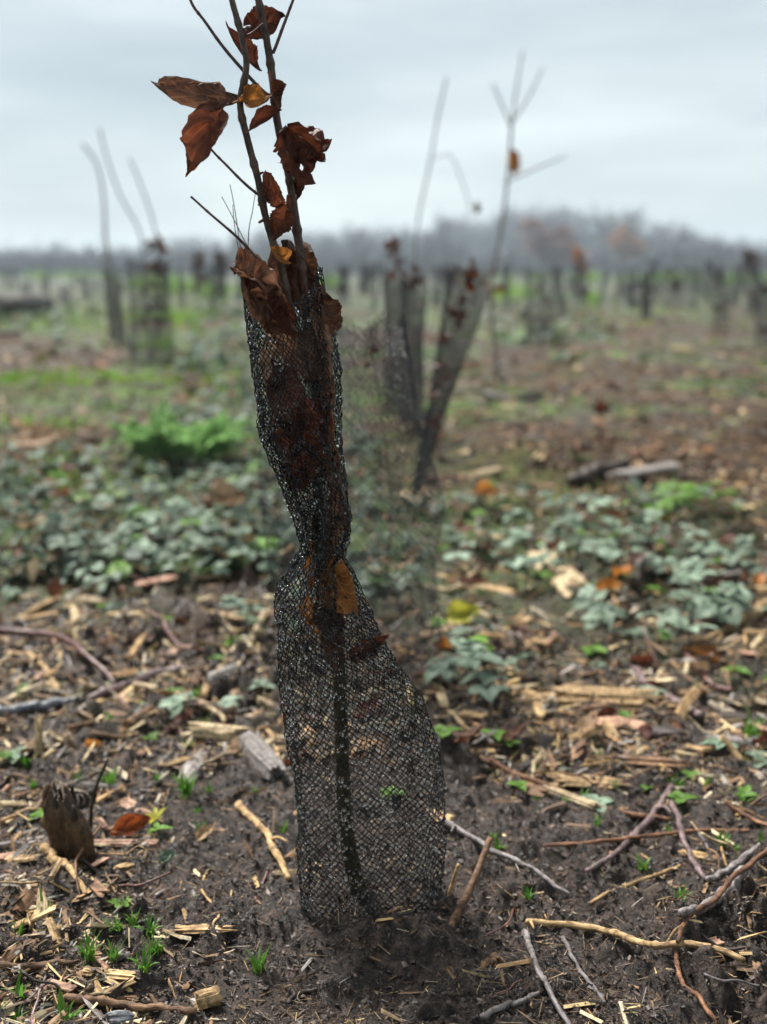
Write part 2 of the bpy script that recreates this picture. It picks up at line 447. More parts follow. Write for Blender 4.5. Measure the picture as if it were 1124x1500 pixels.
M['wood_tan'] = mat_wood('split_wood', (0.20, 0.115, 0.045), (0.42, 0.27, 0.12), (0.60, 0.43, 0.23))
M['wood_pale'] = mat_wood('pale_wood', (0.20, 0.14, 0.075), (0.42, 0.32, 0.18), (0.60, 0.49, 0.31))
M['wood_brown'] = mat_wood('brown_wood', (0.075, 0.038, 0.018), (0.16, 0.085, 0.042), (0.28, 0.165, 0.088))
M['wood_grey'] = mat_wood('weathered_wood', (0.10, 0.085, 0.075), (0.22, 0.195, 0.18), (0.36, 0.33, 0.31))
M['wood_dark'] = mat_wood('rotten_wood', (0.012, 0.009, 0.007), (0.035, 0.024, 0.017), (0.075, 0.052, 0.036), 0.55)
M['wood_stump'] = mat_wood('stump_wood', (0.02, 0.012, 0.006), (0.07, 0.038, 0.016), (0.16, 0.092, 0.042), 0.5, (90, 90, 9), 0.9, 0.004, 0.0)
M['wood_pink'] = mat_wood('pink_wood', (0.28, 0.14, 0.085), (0.44, 0.25, 0.165), (0.58, 0.38, 0.27))
M['bark_orange'] = mat_wood('orange_bark', (0.065, 0.026, 0.013), (0.17, 0.075, 0.036), (0.32, 0.165, 0.085))
M['bark_grey'] = mat_wood('grey_bark', (0.09, 0.075, 0.072), (0.19, 0.165, 0.16), (0.33, 0.30, 0.30), 0.5)
M['bark_purple'] = mat_wood('purple_bark', (0.075, 0.048, 0.048), (0.16, 0.108, 0.105), (0.28, 0.205, 0.20), 0.45)
M['bark_blue'] = mat_wood('blue_grey_bark', (0.05, 0.055, 0.065), (0.12, 0.13, 0.15), (0.24, 0.26, 0.29), 0.35)
M['cane_red'] = mat_wood('red_cane', (0.07, 0.028, 0.023), (0.16, 0.062, 0.05), (0.26, 0.125, 0.10), 0.4)
M['tint'] = mat_tint('mixed_litter')
M['crumb'] = mat_tint('soil_crumb', 0.55, 180, 0.5, 0.4)
M['tleaf'] = mat_tint('ground_cover_leaf', 0.6, 40, 0.35, 0.15, 0.25, 0.2)
M['frond'] = mat_tint('feathery_frond', 0.5, 60, 0.25, 0.3, 0.5, 0.1)
M['grass'] = mat_tint('grass_blade', 0.45, 60, 0.25, 0.35, 0.35, 0.1)
M['tree_bark'] = mat_plain('far_bark', (0.095, 0.085, 0.08), 0.8, 0.2, 0, 0.3, 0.6)
M['tree_twig'] = mat_plain('far_twigs', (0.10, 0.088, 0.085), 0.8, 0.2, 0, 0.3, 0.4)
M['tree_red'] = mat_plain('russet_crown', (0.26, 0.10, 0.065), 0.7, 0.2, 0, 0.3, 0.4)
M['tree_orange'] = mat_plain('orange_crown', (0.38, 0.19, 0.09), 0.7, 0.2, 0, 0.3, 0.4)
M['cap'] = mat_plain('green_cap', (0.09, 0.16, 0.09), 0.3, 0.5, 0, 0.3)

# ------------------------------------------------------------------ the ground: one sheet, fine round the planting hole, out past the wood
def build_ground():
    r1 = 0.32 * 1.0031 ** np.arange(0, int(math.log(3.0 / 0.32) / math.log(1.0031)))
    r2 = r1[-1] * 1.016 ** np.arange(1, int(math.log(900 / r1[-1]) / math.log(1.016)))
    rad = np.concatenate([[0.0, 0.1, 0.2], r1, r2])
    fine = np.linspace(R(-25), R(25), 380)
    g = R(25) + (np.linspace(0, 1, 50)[1:] ** 1.7) * R(155)
    ang = np.concatenate([-g[::-1][1:] , fine, g])
    A, Q = np.meshgrid(ang, rad)
    X, Y = Q * np.sin(A), Q * np.cos(A)
    Z = ground_z(X.ravel(), Y.ravel())
    V = np.stack([X.ravel(), Y.ravel(), Z], 1)
    nr, na = len(rad), len(ang)
    i, j = np.meshgrid(np.arange(nr - 1), np.arange(na), indexing='ij')
    j2 = (j + 1) % na
    F = np.stack([i * na + j, (i + 1) * na + j, (i + 1) * na + j2, i * na + j2], -1).reshape(-1, 4)[:, ::-1]
    mb = MB(); mb.add(V, F)
    o = link('ground', mb.mesh('ground', M['ground']))
    tag(o, 'dark wet churned soil of the planted clearing', None, None, 'structure')
build_ground()

# ------------------------------------------------------------------ haze and the far wood
def haze():
    x, y0, y1, z0, z1 = 460, -30, 520, -1.6, 13.5
    V = [(-x, y0, z0), (x, y0, z0), (x, y1, z0), (-x, y1, z0), (-x, y0, z1), (x, y0, z1), (x, y1, z1), (-x, y1, z1)]
    F = [(3, 2, 1, 0), (4, 5, 6, 7), (0, 1, 5, 4), (1, 2, 6, 5), (2, 3, 7, 6), (3, 0, 4, 7)]
    mb = MB(); mb.add(V, F)
    m = bpy.data.materials.new('haze'); m.use_nodes = True
    n, l = m.node_tree.nodes, m.node_tree.links
    n.remove(n['Principled BSDF'])
    v = n.new('ShaderNodeVolumePrincipled'); v.inputs['Density'].default_value = 0.0016
    v.inputs['Color'].default_value = (0.72, 0.86, 1.0, 1)
    l.new(v.outputs[0], n['Material Output'].inputs['Volume'])
    tag(link('haze', mb.mesh('haze', m, False)), 'pale blue-grey winter haze over the whole clearing', 'haze', None, 'stuff')
haze()

def tree_meshes(seed, H, spread, leafy=None):
    r = np.random.default_rng(seed)
    tp, br = [], []
    def grow(p, d, L, rad, lev):
        n = 4 if lev == 0 else 2
        q = p
        for k in range(n):
            d = d + r.normal(size=3) * (0.06 if lev == 0 else 0.16); d[2] += 0.04; d /= np.linalg.norm(d)
            e_ = q + d * L / n
            ra, rb = rad * (1 - 0.6 * k / n), rad * (1 - 0.6 * (k + 1) / n)
            (tp if lev == 0 else br).append((q, e_, ra, rb))
            if lev < 4 and (lev > 0 or k >= 1):
                for _ in range([3, 3, 3, 4][lev]):
                    a = r.uniform(0, 2 * np.pi); s = r.uniform(0.5, 1.1) * spread
                    nd = d + s * np.array([math.cos(a), math.sin(a), r.uniform(-0.1, 0.5)]); nd /= np.linalg.norm(nd)
                    t = r.uniform(0.1, 1)
                    grow(q + (e_ - q) * t, nd, L * r.uniform(0.42, 0.62), rb * 0.55, lev + 1)
            q = e_
    grow(np.zeros(3), np.array([0, 0, 1.0]), H * 0.72, H * 0.018, 0)
    out = []
    for seg, s, mat in ((tp, 6, M['tree_bark']), (br, 3, M['tree_twig'])):
        a = np.array([x[0] for x in seg]); b_ = np.array([x[1] for x in seg])
        V, F = struts(a, b_, np.array([x[2] for x in seg]) + 0.014 * H / 10, np.array([x[3] for x in seg]) + 0.012 * H / 10, s)
        mb = MB(); mb.add(V, F)
        if leafy and s == 3:
            c = b_[r.integers(0, len(b_), 1500)] + r.normal(size=(1500, 3)) * 0.2
            u = r.normal(size=(1500, 3)) * 0.26; w = r.normal(size=(1500, 3)) * 0.26
            mb.add(np.stack([c - u, c + w, c + u, c - w], 1).reshape(-1, 3), np.arange(6000).reshape(-1, 4))
            mat = leafy
        out.append(mb.mesh('trunk' if s == 6 else 'crown', mat, False))
    return out

TREES = [tree_meshes(21, 10, 1.0), tree_meshes(22, 10, 0.8), tree_meshes(23, 10, 0.7), tree_meshes(24, 10, 1.1)]
TREE_RED = tree_meshes(31, 10, 1.25, M['tree_red'])
TREE_ORG = tree_meshes(32, 10, 0.9, M['tree_orange'])
def put_tree(px, dist, h, ms, label, group, rz, name='bare_tree', sxy=1.0):
    x = (px - 562) / F_PX * dist * 1.0
    z = gz(x, dist)
    t = thing(name, label, 'tree', (x, dist, z - 0.05), group)
    t.rotation_euler = (0, 0, rz); t.scale = (h / 10 * sxy, h / 10 * sxy, h / 10)
    link('trunk', ms[0], t); link('crown', ms[1], t)
    return t
prof_x = [-150, 0, 100, 200, 300, 400, 470, 550, 600, 650, 700, 780, 860, 920, 950, 1000, 1060, 1124, 1280]
prof_y = [356, 356, 354, 350, 342, 335, 326, 328, 330, 318, 311, 306, 307, 310, 326, 330, 344, 348, 352]
tr = np.random.default_rng(5)
def WOOD_PLACE(px):
    for lim, ph in ((110, 'beyond the fallen log at left'), (250, 'behind the wide left sleeve'), (470, 'behind the near sapling'), (640, 'behind the upright russet-topped sleeve'),
                    (760, 'behind the forked whip'), (860, 'beside the russet tree'), (960, 'beside the orange tree'), (1060, 'behind the lone dark sleeve')):
        if px < lim: return ph
    return 'at the right end of the wood'
for k in range(130):
    px = -130 + 1390 * (k + tr.uniform(-0.35, 0.35)) / 129
    dist = tr.uniform(165, 235) + (60 if px < 330 else 0)
    top = np.interp(px, prof_x, prof_y) + tr.uniform(-3, 12)
    h = (392 - top) / F_PX * dist * 0.90
    put_tree(px, dist, h, TREES[k % 4], 'bare grey tree of the hazy far wood ' + WOOD_PLACE(px), 'bare trees of the far wood', tr.uniform(0, 6.28), 'bare_tree', tr.uniform(1.0, 1.5))
put_tree(806, 112, 4.2, TREE_RED, 'broad russet-leaved tree in front of the hazy wood', None, 1.0, 'russet_tree', 2.3)
put_tree(913, 112, 4.0, TREE_ORG, 'small orange-leaved tree in front of the hazy wood', None, 2.0, 'orange_tree', 1.3)

def far_thicket():
    r = np.random.default_rng(9); mb = MB()
    n = 22000
    x = r.uniform(-150, 150, n); y = r.uniform(118, 160, n) + 10 * perlin(x / 30, 0, 0.5)
    z = ground_z(x, y); h = r.uniform(0.8, 4.4, n) * (0.75 + 0.4 * perlin(x / 9, y / 9, 3)) * np.interp(x, [-60, -20, 0, 45, 60], [.85, .9, 1.1, 1.1, .8])
    P0 = np.stack([x, y, z - 0.05], 1); P1 = P0 + np.stack([r.normal(size=n) * .35, r.normal(size=n) * .35, h], 1)
    V, F = struts(P0, P1, 0.07, 0.03, 3); mb.add(V, F)
    c = np.repeat(P1, 2, 0) - r.uniform(0, 0.8, (2 * n, 1)) * np.repeat(P1 - P0, 2, 0)
    u = r.normal(size=(2 * n, 3)) * .16; w = r.normal(size=(2 * n, 3)) * .16
    mb.add(np.stack([c - u, c + w, c + u, c - w], 1).reshape(-1, 3), np.arange(8 * n).reshape(-1, 4))
    tag(link('thicket', mb.mesh('thicket', M['tree_bark'], False)), 'dark brushwood thicket along the foot of the far wood', 'thicket', None, 'stuff')
far_thicket()

# ------------------------------------------------------------------ mesh guards
NET_C = 58
def lattice(sections, rows, jit, rad, sides, seed, dense_pts=160, twist=None, cells_n=NET_C, open_top=None):
    """sections(t) -> closed outline (dense_pts, 3) at height fraction t; nodes sit on it at even arc length."""
    r = np.random.default_rng(int(seed * 10))
    nodes = np.zeros((rows + 1, cells_n, 3))
    for j in range(rows + 1):
        t = j / rows
        P = sections(t)
        s = np.concatenate([[0], np.cumsum(np.linalg.norm(np.diff(np.vstack([P, P[:1]]), axis=0), axis=1))])
        u = ((np.arange(cells_n) + 0.5 * (j % 2)) / cells_n + (twist(t) if twist else 0)) % 1.0 * s[-1]
        PP = np.vstack([P, P[:1]])
        for c in range(3): nodes[j, :, c] = np.interp(u, s, PP[:, c])
    nodes += r.normal(size=nodes.shape) * jit
    a, b = [], []
    idx = np.arange(cells_n)
    for j in range(rows):
        if j % 2 == 0: nb = (idx - 1) % cells_n
        else: nb = (idx + 1) % cells_n
        a += [nodes[j, idx], nodes[j, idx]]; b += [nodes[j + 1, idx], nodes[j + 1, nb]]
    a, b = np.concatenate(a), np.concatenate(b)
    if open_top is not None:
        keep = ~(open_top(a) | open_top(b)); a, b = a[keep], b[keep]
    V, F = struts(a, b, rad, rad, sides)
    return V, F, nodes

SLEEVE = None
def main_guard():
    global SLEEVE
    # outline of the twisted sleeve in the photograph: y, left, right, depth half-extent (m), twist (turns)
    O = np.array([
        (408, 352, 470, .034, .00), (440, 357, 478, .035, .00), (480, 361, 488, .036, .01), (540, 368, 500, .036, .02),
        (600, 377, 500, .034, .05), (640, 384, 500, .030, .08), (700, 408, 507, .028, .13), (760, 430, 515, .024, .19),
        (800, 441, 510, .021, .25), (820, 430, 505, .021, .28), (850, 408, 522, .024, .31), (880, 401, 534, .028, .33),
        (930, 406, 556, .034, .36), (970, 411, 580, .037, .38), (1020, 416, 618, .042, .40), (1080, 424, 640, .046, .41),
        (1150, 430, 652, .049, .42), (1250, 438, 653, .050, .43), (1330, 446, 645, .040, .43), (1400, 462, 628, .032, .43)])
    SLEEVE = O
    def sec(t):
        py = 1400 + (410 - 1400) * t
        L, Rr, dp, tw = (np.interp(py, O[:, 0], O[:, k]) for k in (1, 2, 3, 4))
        a = np.linspace(0, 2 * np.pi, 160, endpoint=False)
        ph = tw * 2 * np.pi
        fold = 1 + 0.10 * np.sin(3 * (a + ph) + 0.6) + 0.06 * np.sin(7 * (a + ph) + 5 * t) + 0.14 * perlin(np.cos(a) * 1.6, np.sin(a) * 1.6, t * 9 + 2) + 0.06 * perlin(np.cos(a) * 4, np.sin(a) * 4, t * 22 + 5)
        # where it is wrung, the film gathers in tight pleats
        wring = np.exp(-((py - 770) / 130.0) ** 2)
        fold = fold * (1 + 0.20 * wring * np.sin(9 * a + 2 * ph))
        x, y = np.cos(a) * fold, np.sin(a) * fold
        x = (x - x.min()) / (x.max() - x.min())
        px = L + x * (Rr - L)
        Yc = YS + 0.004
        Yp = Yc + dp * y
        P = pp(px, np.full_like(px, py), Yc)
        sag = 0.0
        if t > 0.965:                              # the rim: low on the near side right of the stems, high on the left
            sag = (t - 0.965) / 0.035
            P[:, 2] += 0.012 * sag * np.sin(a * 2 + 1.2) - 0.012 * sag * (y < 0)
        P[:, 0] *= 1 + (Yp - Yc) / YS * 0.0
        P[:, 1] = Yp
        P[:, 2] += 0.002 * perlin(np.cos(a) * 2, np.sin(a) * 2, t * 14)
        return P
    V, F, nodes = lattice(sec, 200, 0.00060, 0.00048, 4, 3, twist=lambda t: -0.43 + float(np.interp(1400 - 990 * t, O[:, 0], O[:, 4])))
    root = thing('mesh_guard', 'twisted black plastic mesh sleeve wet with droplets around the near sapling', 'tree guard', (XS, YS, -0.03))
    mb = MB(); mb.add(V, F)
    tag(link('net', mb.mesh('net', M['net'], True, origin=root.location), root), None, None, None, 'stuff')
    # droplets caught in the net
    r = np.random.default_rng(4)
    nd = nodes.reshape(-1, 3)
    hh = np.repeat(np.linspace(0, 1, nodes.shape[0]), nodes.shape[1])
    prob = np.interp(hh, [0, 0.08, 0.3, 0.5, 0.8, 1], [0.2, 0.55, 0.55, 0.36, 0.20, 0.08])
    pick = nd[r.random(len(nd)) < prob * np.where(nd[:, 1] < YS + 0.01, 1.0, 0.35)]
    rad = r.uniform(0.0010, 0.0021, len(pick)) * np.where(r.random(len(pick)) < 0.06, 1.6, 1.0)
    th = np.linspace(0, np.pi, 6)[1:-1]; az = np.linspace(0, 2 * np.pi, 7, endpoint=False)
    S = [(0, 0, 1)] + [(math.sin(q) * math.cos(w), math.sin(q) * math.sin(w), math.cos(q) * (1.25 if q > 1.6 else 1)) for q in th for w in az] + [(0, 0, -1.25)]
    S = np.array(S); k = len(az); Fq, Ft = [], []
    for i in range(len(th) - 1):
        for j in range(k): Fq.append((1 + i * k + j, 1 + (i + 1) * k + j, 1 + (i + 1) * k + (j + 1) % k, 1 + i * k + (j + 1) % k))
    for j in range(k):
        Ft.append((0, 1 + j, 1 + (j + 1) % k)); b_ = 1 + (len(th) - 1) * k; Ft.append((len(S) - 1, b_ + (j + 1) % k, b_ + j))
    Vd = (pick[:, None] - np.array([0, 0, 1]) * rad[:, None, None] * 0.7 + S[None] * rad[:, None, None]).reshape(-1, 3)
    off = np.arange(len(pick))[:, None, None] * len(S)
    mb = MB(); mb.add(Vd, (np.array(Fq)[None] + off).reshape(-1, 4), (np.array(Ft)[None] + off).reshape(-1, 3))
    tag(link('water_droplets', mb.mesh('water_droplets', M['drop'], True, origin=root.location), root), 'clear rain droplets caught in the net', None, None, 'stuff')
main_guard()

# ------------------------------------------------------------------ leaves
def leaf_geo(L, W, seed=0, fold=0.25, curl=0.4, roll=0.3, crumple=0.12, nu=26, nv=16, holes=0, teeth=0.05, stalk=0.0, shape=0.75):
    """A leaf along +x, blade normal +z: outline, keel, lengthwise curl, rolled margins, crumpling."""
    u = np.linspace(0, 1, nu + 1); v = np.linspace(-1, 1, nv + 1)
    Ug, Vg = np.meshgrid(u, v, indexing='ij')
    w = 0.5 * W * (np.sin(np.pi * np.clip(u, 0, 1) ** shape) ** 0.60 + 0.012)
    w = w[:, None] * (1 + teeth * np.sin(u * 60 + seed)[:, None] * np.abs(Vg) ** 3 + 0.10 * perlin(u * 5 + seed, seed, 0.3)[:, None] * np.abs(Vg))
    s = Vg * w
    ang = roll * 2.2 * s / (W * 0.5)
    kk = np.where(np.abs(roll) < 1e-3, 1e-3, roll * 2.2 / (W * 0.5))
    yl = np.sin(ang) / kk; zl = (1 - np.cos(ang)) / kk + fold * np.abs(s)
    cu = curl * (Ug + 0.35 * perlin(Ug * 2 + seed * 1.7, Vg, seed))
    x = L * np.where(abs(curl) > 1e-3, np.sin(cu * 1.0) / (curl if abs(curl) > 1e-3 else 1), Ug)
    zb = L * (1 - np.cos(cu)) / (curl if abs(curl) > 1e-3 else 1)
    q = 3.2
    cz = crumple * W * (perlin(Ug * q * L / W + seed, Vg * 1.7, seed * 3.1) + 0.55 * perlin(Ug * q * 2.3 * L / W, Vg * 3.6 + seed, seed * 1.3))
    cy = 0.5 * crumple * W * perlin(Ug * q + 9, Vg * 2 + seed, seed)
    z = zl * np.cos(cu) + zb + cz
    x = x - zl * np.sin(cu) * 0.6
    V = np.stack([x, yl + cy, z], -1).reshape(-1, 3)
    i, j = np.meshgrid(np.arange(nu), np.arange(nv), indexing='ij')
    n1 = nv + 1
    F = np.stack([i * n1 + j, (i + 1) * n1 + j, (i + 1) * n1 + j + 1, i * n1 + j + 1], -1).reshape(-1, 4)
    if holes:
        c = V[F].mean(1); keep = perlin(c[:, 0] / L * 6 + seed, c[:, 1] / W * 5, seed + 4) < 0.62 - 0.14 * holes
        F = F[keep]
    uv = np.stack([Ug, Vg], -1).reshape(-1, 2)
    return V, F, uv

def press_in(P):                                # leaves inside the sleeve are pressed against the film
    px, py, _ = proj(P[:, 0], P[:, 1], P[:, 2])
    L, Rr, dp = (np.interp(py, SLEEVE[:, 0], SLEEVE[:, k]) for k in (1, 2, 3))
    c, h = (L + Rr) / 2, (Rr - L) / 2
    xn = np.clip((px - c) / h, -2, 2)
    q = np.where(py < 800, 1.04, 0.95); xm = q * np.tanh(xn / q * 1.05)
    P = P.copy(); P[:, 0] += (xm - xn) * h * YS / F_PX
    lim = 0.80 * dp * np.sqrt(np.clip(1 - xm ** 2, 0.02, 1))
    P[:, 1] = YS + 0.004 + lim * np.tanh((P[:, 1] - YS - 0.004) / np.maximum(lim, 1e-4))
    return P

def leaf_obj(name, parent, base, tip, W, normal, mat, seed, origin, inside=False, **kw):
    base, tip = np.array(base, float), np.array(tip, float)
    L = np.linalg.norm(tip - base)
    V, F, uv = leaf_geo(1.0 * L, W, seed, **kw)
    e_ = V[np.abs(uv[:, 0] - 1) < 1e-6].mean(0); sc = L / max(np.linalg.norm(e_), 1e-6)
    V = V * sc
    # bring the curled tip back onto the wanted tip
    f = np.array(frame(tip - base, normal))
    el = e_ * sc / L; ca = math.atan2(el[2], el[0])
    rot = np.array([[math.cos(ca), 0, math.sin(ca)], [0, 1, 0], [-math.sin(ca), 0, math.cos(ca)]])
    Wd = (rot @ V.T).T @ f.T + base
    if inside: Wd = press_in(Wd)
    mb = MB(); mb.add(Wd, F, uv=uv)
    return link(name, mb.mesh(name, mat, True, uv=True, origin=origin), parent)

